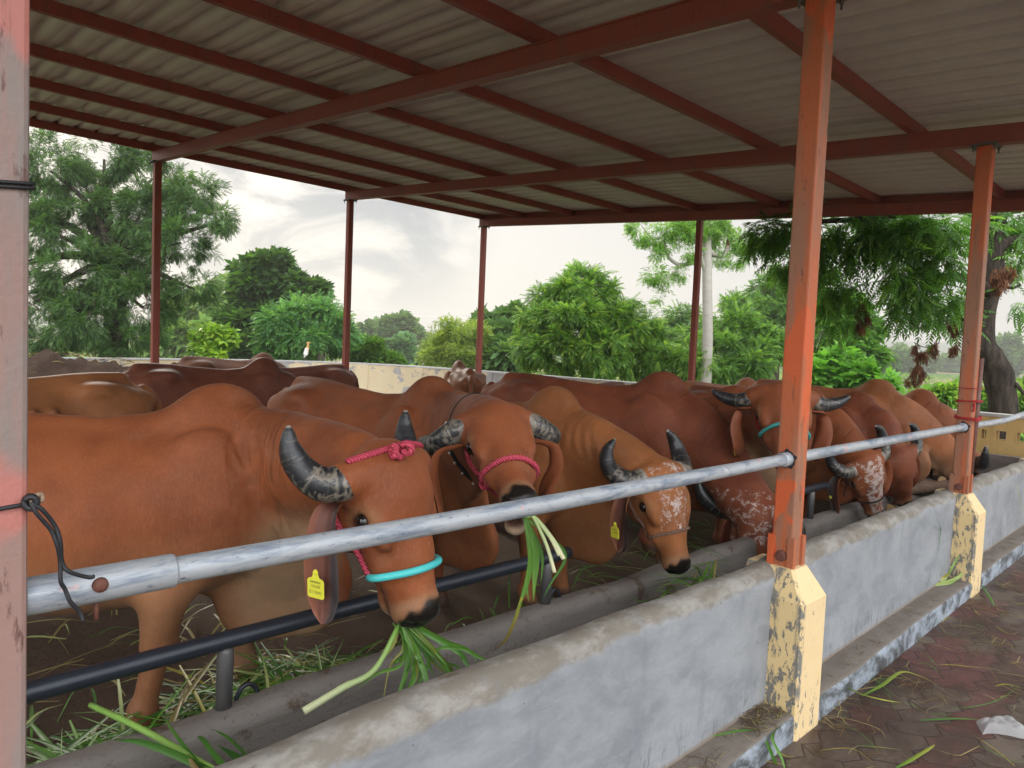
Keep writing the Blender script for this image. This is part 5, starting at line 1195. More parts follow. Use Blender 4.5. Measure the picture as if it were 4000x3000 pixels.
# the neem whose boughs hang over the right end
d = 9.7; tb = gnd(2166, d)
tr = [tb, at(2166, 900, d), at(2160, 830, d), at(2150, 795, d), at(2122, 750, d), at(2128, 690, d), at(2145, 600, d), at(2150, 520, d), at(2160, 440, d), at(2165, 380, d)]
t = thing('neem_tree', 'old neem tree at the right with crooked knotted trunk and drooping boughs', 'tree', tb, TG)
mb = MB(); rr = np.interp(np.linspace(0, 1, 60), [0, .25, .34, .40, .47, .6, .75, 1], [.20, .175, .185, .20, .145, .12, .11, .09]); rr = rr+.012*np.sin(np.linspace(0, 30, 60)); mb.tube(spline(tr, 60), rr, 18); mb.build('trunk', 'bark', t, True)
for p, r_ in [([at(2145, 640, d), at(2110, 610, d-.2), at(2060, 598, d-.4), at(2010, 600, d-.6), at(1960, 580, d-.8)], .085), ([at(2150, 540, d), at(2180, 520, d), at(2230, 515, d)], .10), ([at(2010, 600, d-.6), at(1985, 640, d-.7), at(1965, 670, d-.7)], .03), ([at(2120, 735, d), at(2080, 690, d-.6), at(2055, 640, d-.6), at(2043, 615, d-.5)], .022), ([at(2150, 610, d), at(2185, 622, d), at(2205, 615, d)], .03), ([at(2150, 470, d), at(2050, 450, d-.6), at(1900, 470, d-.8), at(1750, 480, d-.6)], .07), ([at(2172, 830, d), at(2190, 826, d-.1), at(2212, 850, d-.3), at(2240, 880, d-.4)], .035), ([at(2128, 800, d), at(2112, 806, d-.1), at(2108, 830, d-.1)], .02)]:
    mb = MB(); mb.tube(spline(p, 16), np.linspace(r_, r_*.4, 16), 9); mb.build('limb', 'bark', t, True)
b = [bl(x, y, d+dz, r_, .75) for x, y, r_, dz in [(1650, 495, 40, -.3), (1700, 505, 46, -.5), (1760, 500, 50, -.6), (1690, 560, 34, -.5), (1790, 570, 44, -.5), (1830, 620, 34, -.5), (1770, 640, 34, -.4), (1860, 520, 50, -.8), (1930, 500, 54, -.9), (2000, 500, 56, -1), (2070, 490, 50, -.8), (1960, 560, 44, -1), (2030, 570, 46, -1), (1925, 600, 34, -.9), (1985, 620, 40, -.9), (2040, 640, 34, -.8), (1950, 665, 26, -.9), (2005, 675, 28, -.8), (2060, 690, 26, -.6), (2140, 480, 50, .2), (2200, 490, 50, 0), (2190, 560, 30, 0), (2195, 660, 14, -.1), (1840, 470, 60, -.6), (1960, 460, 60, -.7), (2075, 660, 24, -.5), (1800, 690, 26, -.4), (1850, 680, 20, -.5)]]
P, D = blobs_points(b, 1150, 41, 7, pr=.36); scatter('crown', P, D, .40, 'neem', [(.040, .11, .024), (.055, .14, .03), (.075, .17, .032), (.032, .085, .02)], t, droop=.5, seed=7)
P, D = blobs_points([bl(x, y, d-.6, r_, 1.6) for x, y, r_ in [(1862, 690, 14), (1855, 660, 12), (1972, 690, 8), (2000, 690, 8), (1975, 745, 7), (1990, 770, 10), (1985, 800, 12), (1970, 815, 9), (2015, 750, 10), (2060, 700, 9), (2090, 765, 7), (2060, 745, 8), (2165, 600, 20), (1930, 660, 8)]], 560, 43, 5, pr=.6)
scatter('dry_leaves', P, D, .12, 'neem_lite', [(.075, .035, .022), (.11, .05, .03), (.05, .025, .018)], t, 'dry_leaf', droop=2.5, seed=8)
mb = MB(); mb.tube(spline([at(2010, 660, d-.6), at(2030, 735, d-.6), at(2000, 750, d-.6), at(1975, 740, d-.6)], 14), .006, 6); mb.tube(spline([at(1990, 755, d-.6), at(1985, 800, d-.6), at(1960, 820, d-.6)], 10), .005, 6); mb.build('twig', 'bark', t, True)
# young plants behind the pierced wall, far field trees
for k, (px, py, dd, rr_, nn, lab, tt) in enumerate([(2040, 864, 13, 18, 150, 'fresh green young plants left of the red string post', LG), (1995, 872, 13.5, 20, 150, 'darker green weeds behind the farthest cow', MG), (2130, 868, 13, 26, 200, 'green weeds between the orange post and the knotted trunk', MG), (2198, 860, 13, 26, 200, 'green weeds at the right edge behind the knotted trunk', LG), (2045, 842, 12.8, 11, 50, 'taller upright lime shoots left of the red string post', LG)]):
    tree('weed_clump', lab, gnd(px, dd), [bl(px-14, py+4, dd, rr_), bl(px+14, py, dd, rr_), bl(px, py+18, dd, rr_)], nn, .26, 'broad', tt, .02, 50+k, cat='weeds', trunkpart='stem')
for k, (px, py, dd, rr_, lab) in enumerate([(1955, 778, 110, 20, 'pale thin trunked tree at the field edge right of the round tree'), (1915, 795, 70, 18, 'low grey green bush at the near field edge'), (2000, 785, 130, 14, 'small far hedge tree beyond the field'), (2172, 752, 120, 26, 'lone tall hazy tree right of the knotted trunk'), (2200, 780, 125, 18, 'lower hazy bush right of the lone field tree'), (2055, 785, 150, 15, 'far bush left of the red string post'), (1935, 770, 180, 16, 'faint far tree on the horizon beyond the field')]):
    tree('field_tree', lab, gnd(px, dd), [bl(px-8, py, dd, rr_*.8), bl(px+8, py-3, dd, rr_*.8), bl(px, py+8, dd, rr_*.8)], 420, dd*.014, 'far', HG, .25, 70+k)
# far hedgerows that read as one mass
r = np.random.default_rng(5); P = []
for dd, x0, x1, yoff in ((230, 1880, 2400, 0), (230, 700, 1000, 0), (260, -300, 500, 0), (200, 1000, 1800, 0)):
    for k in range(900):
        px = r.uniform(x0, x1); q = gnd(px, dd+r.uniform(-25, 25)); q[2] = r.uniform(0, 1)*max(.6, 2.2+1.6*math.sin(px*.05)+1.3*math.sin(px*.021)); P.append(q)
P = np.array(P); D = r.normal(0, 1, P.shape); D /= np.linalg.norm(D, axis=1)[:, None]
tag(scatter('far_hedgerow', P, D, 2.6, 'far', HG, seed=4), kind='stuff')
P = []
for k in range(5200):
    dd = 15+r.uniform(0, 1)**2*70; px = r.uniform(-200, 2400); q = gnd(px, dd); q[2] = r.uniform(0, .5); P.append(q)
P = np.array(P); P = P[(P[:, 1] > 14.6) | (P[:, 0] > 10.6)]; D = r.normal(0, 1, P.shape); D[:, 2] = abs(D[:, 2])+.5; D /= np.linalg.norm(D, axis=1)[:, None]
tag(scatter('undergrowth', P, D, .55, 'slim', MG+LG, seed=6, droop=0), kind='stuff')
# pylon and its wires
pb = at(1011, 735, 540); pb[2] = -1; t = thing('pylon', 'distant steel lattice power pylon beside the third far post', 'pylon', pb); mb = MB(); Ht = at(1011, 678, 540)[2]
def seg_(a, b_, r_=.16): mb.tube([a, b_], r_, 5)
ld = unit(np.array([AXR[0], AXR[1], 0])); 
def pp(u, v, z): return pb+ld*u+np.array([-ld[1], ld[0], 0])*v+np.array([0, 0, z])
lev = [(0, 3.6), (.3, 2.5), (.55, 1.5), (.75, 1.0), (.9, .9), (1.0, .5)]
for (z0, w0), (z1, w1) in zip(lev[:-1], lev[1:]):
    for a in (-1, 1):
        for c in (-1, 1): seg_(pp(a*w0, c*w0, z0*Ht), pp(a*w1, c*w1, z1*Ht)); seg_(pp(a*w0, c*w0, z0*Ht), pp(-a*w1, c*w1, z1*Ht), .1)
for zz in (.72, .86, .99):
    for a in (-1, 1): seg_(pp(a*.8, 0, zz*Ht), pp(a*5.2, 0, zz*Ht-.2)); seg_(pp(a*.6, 0, (zz-.06)*Ht), pp(a*5.2, 0, zz*Ht-.2), .1)
mb.build('lattice', 'pylon_steel', t)
for zz in (.985, .855, .715):
    a = pp(-5, 0, zz*Ht); b_ = a-ld*170+np.array([-ld[1], ld[0], 0])*-60; tt_ = np.linspace(0, 1, 24)[:, None]; mb = MB(); mb.tube(a+(b_-a)*tt_-np.array([0, 0, 4.])*(tt_*(1-tt_)*4)*.35+np.array([0, 0, 1.5])*tt_, .10, 5)
    tag(mb.build('power_line', 'pylon_steel'), ['lowest', 'middle', 'top'][[.715, .855, .985].index(zz)]+' of three thin wires running left from the distant pylon', 'wire', 'power lines')
# ------------------------------------------------------------------ small things
# cattle egret on the wall
ep = at(662, 779, 1.0); dd = (WH-CAM[2])/ray(662, 779)[2]; ep = CAM+ray(662, 779)*dd; ep[2] = WH
eg = thing('egret', 'white cattle egret with buff head standing on the yard wall', 'bird', ep); lv = np.array([AXR[0], AXR[1], 0.]); lv /= np.linalg.norm(lv)
F = Field((-.2, -.12, .02), (.22, .12, .52), .007)
F.bone((-.02, 0, .17), (.005, 0, .27), .055, .050, .03, (0, 1, 0), .8); F.bone((-.02, 0, .15), (-.055, 0, .07), .035, .012, .03); F.bone((.01, 0, .29), (.03, 0, .37), .030, .020, .03); F.bone((.03, 0, .37), (.02, 0, .415), .020, .018, .02); F.bone((.02, 0, .42), (.05, 0, .432), .024, .018, .015)
V, Q = F.surface(); Z = V[:, 2]; M2 = np.array([lv, np.cross([0, 0, 1.], lv), [0, 0, 1.]]); Vw = V@M2
C = np.where((Z > .30)[:, None], (.60, .33, .14), (.70, .68, .65)); C[(V[:, 0] > .035) & (Z > .2) & (Z < .3)] = (.62, .42, .22)
@material('plumage')
def _(g): g.out(g.attr('coat'), .85, spec=.15)
npmesh('body', Vw, Q, 'plumage', eg, True, attrs={'coat': C})
mb = MB(); mb.tube(np.array([(.06, 0, .432), (.09, 0, .428), (.115, 0, .42)])@M2, [.009, .006, .001], 8); mb.build('beak', 'beak_yellow', eg, True, local=True)
for s in (-1, 1): mb = MB(); mb.tube(np.array([(-.005, s*.018, .14), (-.012, s*.018, .07), (-.002, s*.018, .004), (.03, s*.018, .003)])@M2, [.007, .005, .005, .003], 7); mb.build('leg', 'egret_leg', eg, True, local=True)
# dung heap against the back wall
hc = onZ(140, 838, .6); hx, hy = hc[0]-.3, hc[1]; n1, n2 = 90, 70; xs = np.linspace(-3.4, 3.4, n1); ys = np.linspace(-1.6, 1.6, n2); X, Y = np.meshgrid(xs, ys, indexing='ij'); r = np.random.default_rng(2)
Z = .93*np.exp(-(np.abs(X/2.4)**3.5+np.abs(Y/1.0)**3))
for k in range(50): a = r.uniform(0, 6.28); f = r.uniform(2, 22); Z += np.sin(X*f*math.cos(a)+Y*f*math.sin(a)+r.uniform(0, 6))*.09/(f**.75)*(Z > .03)
Z += r.normal(0, .018, Z.shape)*(Z > .04); I = np.arange(n1*n2).reshape(n1, n2); Q = np.stack([I[:-1, :-1], I[1:, :-1], I[1:, 1:], I[:-1, 1:]], -1).reshape(-1, 4)
th_ = thing('dung_heap', 'dark brown dung and straw heap by the yard wall on the left', 'heap', (hx, hy, FLOOR))
npmesh('heap', np.stack([X, Y, Z-.03], -1).reshape(-1, 3), Q, 'dung', th_, False)
_heap = (th_, hx, hy)
# ---- blades of fodder
class Blades:
    def __init__(s): s.V = []; s.Q = []; s.C = []; s.n = 0
    def add(s, pts, w_, colour, n=12, side=None, fold=.25, tip=True, base=.5, c2=None):
        p = spline(pts, n) if len(pts) > 2 else np.linspace(pts[0], pts[-1], n); T = np.gradient(p, axis=0); T /= np.linalg.norm(T, axis=1)[:, None]+1e-9
        sd = np.asarray(side if side is not None else np.cross(T[n//2], AXF), float); sd = sd/np.linalg.norm(sd)
        t = np.linspace(0, 1, n); ww = w_*(np.interp(t, [0, .25, .6, 1], [base, 1, .9, .04]) if tip else np.ones(n)); B = sd-T*(T@sd)[:, None]; B /= np.linalg.norm(B, axis=1)[:, None]+1e-9; N = np.cross(T, B)
        V = np.concatenate([p+B*ww[:, None]/2, p-N*ww[:, None]*fold, p-B*ww[:, None]/2]); i = np.arange(n-1)
        s.Q.append(np.concatenate([np.stack([i, i+1, n+i+1, n+i], -1), np.stack([n+i, n+i+1, 2*n+i+1, 2*n+i], -1)])+s.n); s.V.append(V)
        c = np.asarray(colour, float)[None]*(1-t[:, None])+np.asarray(c2 if c2 is not None else colour, float)[None]*t[:, None]; s.C.append(np.tile(c, (3, 1))); s.n += 3*n; return s
    def build(s, name, parent=None):
        V = np.concatenate(s.V); 
        if parent is not None: V = to_local(parent, V)
        return npmesh(name, V, np.concatenate(s.Q), 'blade', parent, True, attrs={'tint': np.concatenate(s.C)})
GR1, GR2, GR3, YEL, STEM, STRAW, DRYB = (.10, .25, .035), (.15, .32, .045), (.055, .16, .03), (.42, .36, .05), (.45, .52, .20), (.36, .30, .12), (.10, .05, .025)
@material('stem')
def _(g): g.out(g.attr('tint'), .45, spec=.4)
def stalk(name, label, pts, r_, c0, c1, cat='grass stalk', group=None, parent=None, nodes=()):
    p = spline(pts, 24); mb = MB(); t = np.linspace(0, 1, 24); rr = np.asarray(r_)*np.ones(2); rr = np.interp(t, [0, 1], rr)
    for nd in nodes: rr = rr*(1+.18*np.exp(-((t-nd)/.02)**2))
    mb.tube(p, rr, 10); v = np.concatenate(mb.v); c = np.repeat(np.asarray(c0)[None]*(1-t[:, None])+np.asarray(c1)[None]*t[:, None], 10, 0)
    if parent is not None: v = to_local(parent, v)
    me = bpy.data.meshes.new(name); me.from_pydata(v.tolist(), [], mb.f); a = me.attributes.new('tint', 'FLOAT_COLOR', 'POINT'); c4 = np.ones((len(v), 4), np.float32); c4[:, :3] = c; a.data.foreach_set('color', c4.ravel()); o = link(name, me, 'stem', parent, True)
    return tag(o, label, cat, group) if label else o
# the mouthful of the nearest cow
mA = A['H'](.53, -.015, -.150)*A['S']; mm = np.array(world_matrix(A['root'])); mA = mm[:3, :3]@mA+mm[:3, 3]; dA = (mA-CAM)@AXF
def pz(px, py, dz=0): return at(px, py, dA+dz)
r0g = np.random.default_rng(77)
bunch = thing('grass_bunch', 'fresh green grass blades hanging from the mouth of the nearest cow', 'grass', mA)
bd = Blades(); k0 = mA
for pts, w_, c, c2 in [([k0, pz(880, 1420), pz(868, 1480, -.05), pz(838, 1535, -.1)], .017, GR2, GR1), ([k0, pz(900, 1420, -.02), pz(888, 1480, -.04), pz(860, 1530, -.06)], .022, GR1, GR2), ([k0, pz(908, 1430, -.05), pz(918, 1480, -.08), pz(870, 1535, -.1)], .02, GR2, GR3), ([k0, pz(870, 1400, .02), pz(842, 1440, 0), pz(824, 1535, -.05)], .008, STEM, YEL), ([k0, pz(850, 1390, -.03), pz(828, 1420, -.05), pz(824, 1440, -.06)], .014, YEL, GR1), ([k0+(0, 0, .01), pz(960, 1385, .03), pz(1000, 1400, .03), pz(1045, 1425, .02), pz(1075, 1438, .0)], .017, GR2, GR1), ([k0, pz(985, 1405, -.02), pz(1005, 1430, -.02), pz(1040, 1482, -.05)], .018, GR1, GR3), ([k0, pz(925, 1420, .0), pz(905, 1475, -.02), pz(895, 1535, -.05)], .014, GR3, GR2), ([k0, pz(870, 1430, -.08), pz(815, 1455, -.12), pz(770, 1490, -.15)], .012, GR1, GR2), ([k0, pz(935, 1415, -.02), pz(950, 1400, -.02), pz(1010, 1405, -.02), pz(1035, 1440, -.03)], .012, GR1, GR1)]:
    bd.add(pts, w_, c, 18, base=.8, c2=c2)
for q in range(16):
    ex, ey = r0g.uniform(830, 1040), r0g.uniform(1440, 1530); bd.add([k0+r0g.normal(0, .01, 3), pz(895+(ex-895)*.35, 1405+r0g.uniform(-10, 15), r0g.uniform(-.05, .05)), pz(895+(ex-895)*.8, 1405+(ey-1405)*.6, r0g.uniform(-.08, .05)), pz(ex, ey, r0g.uniform(-.12, .05))], r0g.uniform(.005, .013), (GR1, GR2, GR3)[q % 3], 16, base=.8, c2=(GR1, GR3, YEL)[q % 3])
bd.build('blades', bunch)
stalk('cane', None, [k0+(0, 0, -.01), pz(810, 1445, -.13), pz(740, 1486, -.19), pz(656, 1537, -.26)], (.0075, .0125), GR2, (.55, .56, .33), parent=bunch, nodes=(.62, .68))
# the mouthful of the staring cow
mB = B['H'](.535, .02, -.155)*B['S']; mm = np.array(world_matrix(B['root'])); mB = mm[:3, :3]@mB+mm[:3, 3]; dB = (mB-CAM)@AXF
def pb_(px, py, dz=0): return at(px, py, dB+dz)
bunchB = thing('grass_bunch', 'pale stalks and green blades hanging from the mouth of the staring cow', 'grass', mB)
for a, b_, r_ in (((1150, 1115), (1198, 1237), .0075), ((1155, 1118), (1218, 1208), .0085), ((1152, 1116), (1208, 1200), .006)): stalk('cane', None, [mB, pb_(*a), pb_((a[0]+b_[0])/2+6, (a[1]+b_[1])/2, -.03), pb_(*b_, -.06)], (r_*.8, r_), GR2, (.58, .55, .34), parent=bunchB)
bd = Blades()
for pts, w_, c, c2 in [([mB, pb_(1150, 1180), pb_(1145, 1230), pb_(1128, 1290), pb_(1105, 1350)], .022, GR2, GR1), ([mB, pb_(1158, 1190), pb_(1155, 1250), pb_(1152, 1300)], .024, GR1, GR2), ([pb_(1128, 1290), pb_(1112, 1340), pb_(1090, 1385), pb_(1060, 1410)], .012, YEL, DRYB), ([mB, pb_(1165, 1180), pb_(1172, 1215), pb_(1168, 1260)], .014, GR3, GR1), ([mB, pb_(1200, 1170), pb_(1222, 1205), pb_(1190, 1260), pb_(1172, 1295)], .012, GR1, GR3), ([mB, pb_(1145, 1200), pb_(1138, 1260), pb_(1142, 1300)], .016, GR1, GR2)]: bd.add(pts, w_, c, 18, base=.8, c2=c2)
bd.build('blades', bunchB)
bd = Blades(); r = np.random.default_rng(4)
for k in range(260):
    ux, uy = r.uniform(-2.6, 2.6), r.uniform(-1.1, .6); uz = .93*math.exp(-(abs(ux/2.4)**3.5+abs(uy)**3))+.13; a = r.uniform(0, 6.28); d = np.array([math.cos(a), math.sin(a), r.normal(0, .25)])*r.uniform(.06, .2); c = np.array([_heap[1]+ux, _heap[2]+uy, FLOOR+uz]); bd.add([c-d, c+[0, 0, .02], c+d], r.uniform(.006, .016), [STRAW, (.12, .08, .04), DRYB][k % 3], 6)
bd.build('straw', _heap[0])
# fodder lying in the basin and on the barn floor: nobody could count it
r = np.random.default_rng(12); bd = Blades()
def heap(cx, cy, cz, rx, ry, rz, n, L=(.15, .45), w_=(.006, .016), cols=(GR1, GR2, GR3, STRAW, YEL), pr=(.34, .26, .24, .12, .04)):
    for k in range(n):
        a = r.uniform(0, 6.28); c = np.array([cx+r.normal(0, rx*.5), cy+r.normal(0, ry*.5), cz+abs(r.normal(0, rz))]); d = np.array([math.cos(a), math.sin(a), r.normal(0, .12)])*r.uniform(*L)*.5
        m = c+np.array([0, 0, r.uniform(.0, .05)]); bd.add([c-d, m, c+d-np.array([0, 0, r.uniform(0, .03)])], r.uniform(*w_), cols[r.choice(len(cols), p=pr)], 7, side=(-d[1], d[0], r.normal(0, .03)), fold=.15)
for x in np.arange(-1, 9, .45): heap(x, .46, .225, .45, .22, .03, 30 if x > 1.5 else 12)
heap(3.02, .42, .30, .22, .14, .12, 230, L=(.2, .5)); heap(1.9, .45, .24, .3, .2, .03, 40); heap(4.6, .5, .25, .6, .2, .05, 90); heap(6.2, .5, .25, .6, .2, .05, 80); heap(2.3, .42, .25, .2, .1, .05, 50)
heap(.2, .5, .25, .5, .2, .05, 60)
bd.add([onZ(1505, 1275, .5), onY(1525, 1235, .40), onY(1535, 1210, .38)], .016, GR1, 12, c2=GR2); bd.add([onZ(1510, 1275, .5), onY(1530, 1250, .38), onY(1560, 1212, .36)], .009, GR2, 12, c2=GR1)
tag(bd.build('trough_fodder'), kind='stuff')
bd = Blades()
heap(.15, 1.05, .17, .45, .25, .03, 330, L=(.2, .6), w_=(.008, .024)); heap(.65, 1.15, .17, .4, .25, .03, 330, L=(.2, .6), w_=(.008, .022)); heap(1.15, 1.25, .17, .35, .25, .035, 330, L=(.25, .7), cols=(GR1, GR3, STRAW, STEM, YEL), pr=(.3, .25, .25, .15, .05)); heap(2.2, 1.25, .17, 1.2, .25, .01, 90); heap(4.5, 1.5, .17, 1.5, .5, .01, 120)
heap(.35, 1.08, .18, .5, .22, .05, 130, L=(.4, .95), w_=(.010, .026), cols=(GR1, GR2, GR3, YEL, STRAW), pr=(.4, .25, .25, .05, .05)); heap(1.1, 1.2, .18, .3, .2, .06, 80, L=(.4, .9), w_=(.010, .024), cols=(GR1, GR2, GR3, YEL, STEM), pr=(.3, .25, .25, .05, .15))
heap(1.0, 2.0, .165, 1.6, .9, .01, 120, cols=(GR1, GR3, STRAW, STEM, DRYB), pr=(.15, .15, .4, .15, .15)); heap(5.5, 1.15, .17, .6, .15, .02, 60)
tag(bd.build('floor_fodder'), kind='stuff')
# long cane stalks across the inner wall at the lower left, and a few strays
stalk('grass_stalk', 'long light green cane stalk lying over the inner wall at lower left', [onZ(196, 1523, .44), onZ(300, 1572, .485), onZ(420, 1640, .50), onZ(500, 1690, .50)], (.009, .0105), (.22, .42, .08), (.28, .45, .10), nodes=(.2, .55, .8))
bd = Blades()
for pts, w_, c, c2 in [([onZ(500, 1690, 0.500), onZ(400, 1640, 0.510), onZ(310, 1605, 0.520), onZ(243, 1598, 0.500)], .026, GR1, GR3), ([onZ(470, 1700, 0.500), onZ(420, 1640, 0.510), onZ(370, 1575, 0.520), onZ(358, 1555, 0.500)], .018, GR3, GR1), ([onZ(520, 1690, 0.500), onZ(470, 1640, 0.510), onZ(440, 1600, 0.520), onZ(425, 1590, 0.500)], .024, GR1, GR3), ([onZ(440, 1680, 0.500), onZ(415, 1650, 0.510), onZ(405, 1625, 0.520)], .02, (.22, .11, .04), STRAW), ([onZ(600, 1680, 0.500), onZ(520, 1640, 0.500), onZ(470, 1610, 0.510)], .026, GR3, GR3), ([onZ(560, 1660, 0.520), onZ(500, 1600, 0.500), onZ(460, 1575, 0.500)], .015, GR3, GR1)]:
    bd.add(pts, w_, c, 16, base=.7, c2=c2)
tag(bd.build('corn_leaf'), 'tuft of wide green corn leaves at the lower left on the inner wall', 'leaves')
def onP(px, py, z=.012): return onZ(px, py, z)
def single(name, label, pts, w_, c, c2=None, cat='grass blade', z=.012, lift=0., tip=True):
    p = [onZ(px, py, z+(lift*math.sin(math.pi*i/(len(pts)-1)))) for i, (px, py) in enumerate(pts)]; b = Blades(); d = p[-1]-p[0]; b.add(p, w_, c, 20, side=np.cross(d, [0, 0, 1.]), fold=.2, c2=c2, base=.4); return tag(b.build(name), label, cat, 'grass blades on the paving')
single('fallen_grass', 'bent yellow green leaf arching on the paving right of the pier', [(1862, 1503), (1905, 1480), (1945, 1452), (1980, 1458), (2030, 1480)], .022, GR1, YEL, lift=.05)
single('fallen_grass', 'long green blade pointing at the white plastic scrap', [(1985, 1556), (2060, 1552), (2125, 1555)], .016, GR3, GR1)
single('fallen_grass', 'green blade with yellow tip at the bottom edge of the paving', [(1935, 1659), (1970, 1640), (2010, 1615), (2020, 1608)], .018, GR1, YEL, lift=.02)
single('fallen_grass', 'thin blade curving from the kerb to the bent yellow leaf', [(1800, 1465), (1850, 1495), (1900, 1510), (1945, 1518)], .012, GR1, YEL, lift=.06)
single('fallen_grass', 'thin green blade curling in a wide arc at the right edge', [(2060, 1530), (2110, 1525), (2160, 1510), (2205, 1480)], .008, GR3, GR1)
single('fallen_grass', 'pale yellow twisted leaf at the right edge above the plastic', [(2150, 1482), (2175, 1478), (2212, 1488)], .012, YEL, GR1, lift=.01)
single('fallen_grass', 'green tuft blade on the far paving right of the second pier', [(2120, 1262), (2135, 1285), (2150, 1312)], .02, GR3, GR1, lift=.05)
single('fallen_grass', 'thin pale blade near the bottom between leaf and kerb', [(1850, 1610), (1900, 1614), (1950, 1620)], .006, GR1, STRAW)
# blades standing against the kerb and a corn shoot on the ledge
lf = thing('corn_shoot', 'green corn shoot with pale yellow base lying on the ledge by the far pier', 'leaves', onZ(2015, 1264, .13)); bd = Blades(); o = onZ(2012, 1265, .13)
for pts, w_, c, c2 in [([o, onZ(2040, 1252, .14), onY(2060, 1220, -.06), onY(2078, 1190, -.05)], .02, STEM, GR1), ([o, onZ(2060, 1252, .14), onY(2085, 1232, -.09), onY(2098, 1212, -.09), onY(2097, 1192, -.09)], .026, STEM, GR1), ([o, onZ(2035, 1250, .15), onY(2052, 1235, -.05)], .024, (.55, .50, .2), YEL), ([o, onZ(2050, 1260, .13), onZ(2075, 1248, .14)], .018, STEM, GR2)]: bd.add(pts, w_, c, 16, base=.5, c2=c2)
bd.build('leaf_blades', lf)
bd = Blades(); bd.add([onY(1655, 1600, -.16), onY(1672, 1640, -.17), onY(1690, 1680, -.18)], .014, GR1, 14, c2=GR3); bd.add([onY(1700, 1558, -.13), onY(1668, 1590, -.15), onY(1690, 1640, -.2), onY(1702, 1690, -.24)], .012, GR1, 14, c2=GR2)
tag(bd.build('grass_tuft'), 'two green grass blades leaning on the kerb below the nearest pier', 'grass')
bd = Blades(); bd.add([onY(1540, 1590, -.06), onY(1600, 1578, -.08), onY(1665, 1577, -.1)], .010, GR1, 14, c2=GR3); tag(bd.build('fallen_grass'), 'single green blade lying along the ledge left of the nearest pier', 'grass blade')
bd = Blades(); bd.add([onZ(2020, 1118, .765), onY(2032, 1140, -.012), onY(2030, 1165, -.012), onY(2025, 1200, -.012)], .006, GR3, 14); tag(bd.build('fallen_grass'), 'thin dark blade hanging over the outer wall near the far pier', 'grass blade')
bd = Blades(); bd.add([onY(2196, 1045, -.02), onY(2203, 1080, -.02), onY(2212, 1110, -.03)], .006, STEM, 10); tag(bd.build('fallen_grass'), 'pale thin blade on the outer wall at the right edge', 'grass blade')
# litter of straw and rootlets on the paving and the ledge
bd = Blades(); r = np.random.default_rng(31)
def litter(n, fx, cols, L, w_):
    for k in range(n):
        c = fx(); a = r.uniform(0, 6.28); l = r.uniform(*L); d = np.array([math.cos(a), math.sin(a), 0])*l*.5; b_ = np.array([-d[1], d[0], 0])*r.normal(0, .5); bd.add([c-d, c-d*.2+b_*.7+[0, 0, .004], c+d*.4+b_, c+d], r.uniform(*w_), cols[r.integers(len(cols))], 8, side=(-d[1], d[0], 0), fold=.3)
def pv(): x = r.uniform(1.8, 9); return np.array([x, -.16-abs(r.normal(0, .45 if r.uniform() < .6 else 1.0)), .009])
litter(620, pv, [DRYB, DRYB, (.14, .09, .04), (.16, .09, .035), (.04, .022, .015)], (.03, .15), (.0015, .005)); litter(120, pv, [GR3, GR1, STRAW, YEL], (.08, .26), (.003, .007))
for cx, cy in ((3.9, -.3), (4.3, -.75), (5.0, -.5), (5.6, -.28), (6.4, -.35), (7.5, -.4), (3.3, -.22)): litter(55, lambda: np.array([cx+r.normal(0, .16), min(cy+r.normal(0, .09), -.16), .012+abs(r.normal(0, .006))]), [DRYB, STRAW, (.25, .15, .05), (.06, .035, .02)], (.05, .2), (.0015, .005))
litter(190, lambda: np.array([r.uniform(1.6, 9), r.uniform(-.12, -.01), .128]), [DRYB, DRYB, STRAW, (.05, .03, .02)], (.03, .13), (.0015, .004))
litter(110, lambda: np.array([2.72+r.normal(0, .10), r.uniform(-.12, -.01), .130+abs(r.normal(0, .008))]), [DRYB, STRAW, (.08, .05, .03)], (.04, .14), (.002, .005))
tag(bd.build('straw_litter'), kind='stuff')
# crumpled plastic
c0 = onZ(2163, 1578, .0); n = 26; r = np.random.default_rng(8); U, W_ = np.meshgrid(np.linspace(-1, 1, n), np.linspace(-1, 1, n), indexing='ij'); X = U*.105*(1-.2*W_); Y = W_*.062*(1+.3*np.sin(U*3)); Z = .008+0*U
for k in range(18): a = r.uniform(0, 6.28); f = r.uniform(2, 9); Z += np.abs(np.sin(U*f*math.cos(a)+W_*f*math.sin(a)+r.uniform(0, 6)))*.009/f**.6
Z *= np.clip(1.15-np.maximum(abs(U), abs(W_))**4, .1, 1); rot = math.atan2(AXR[1], AXR[0]); Xr = X*math.cos(rot)-Y*math.sin(rot); Yr = X*math.sin(rot)+Y*math.cos(rot); I = np.arange(n*n).reshape(n, n); Q = np.stack([I[:-1, :-1], I[1:, :-1], I[1:, 1:], I[:-1, 1:]], -1).reshape(-1, 4)
th_ = thing('plastic_scrap', 'crumpled scrap of translucent white plastic on the wet paving', 'litter', c0); npmesh('sheet', np.stack([Xr, Yr, Z], -1).reshape(-1, 3), Q, 'sheet_plastic', th_, True)
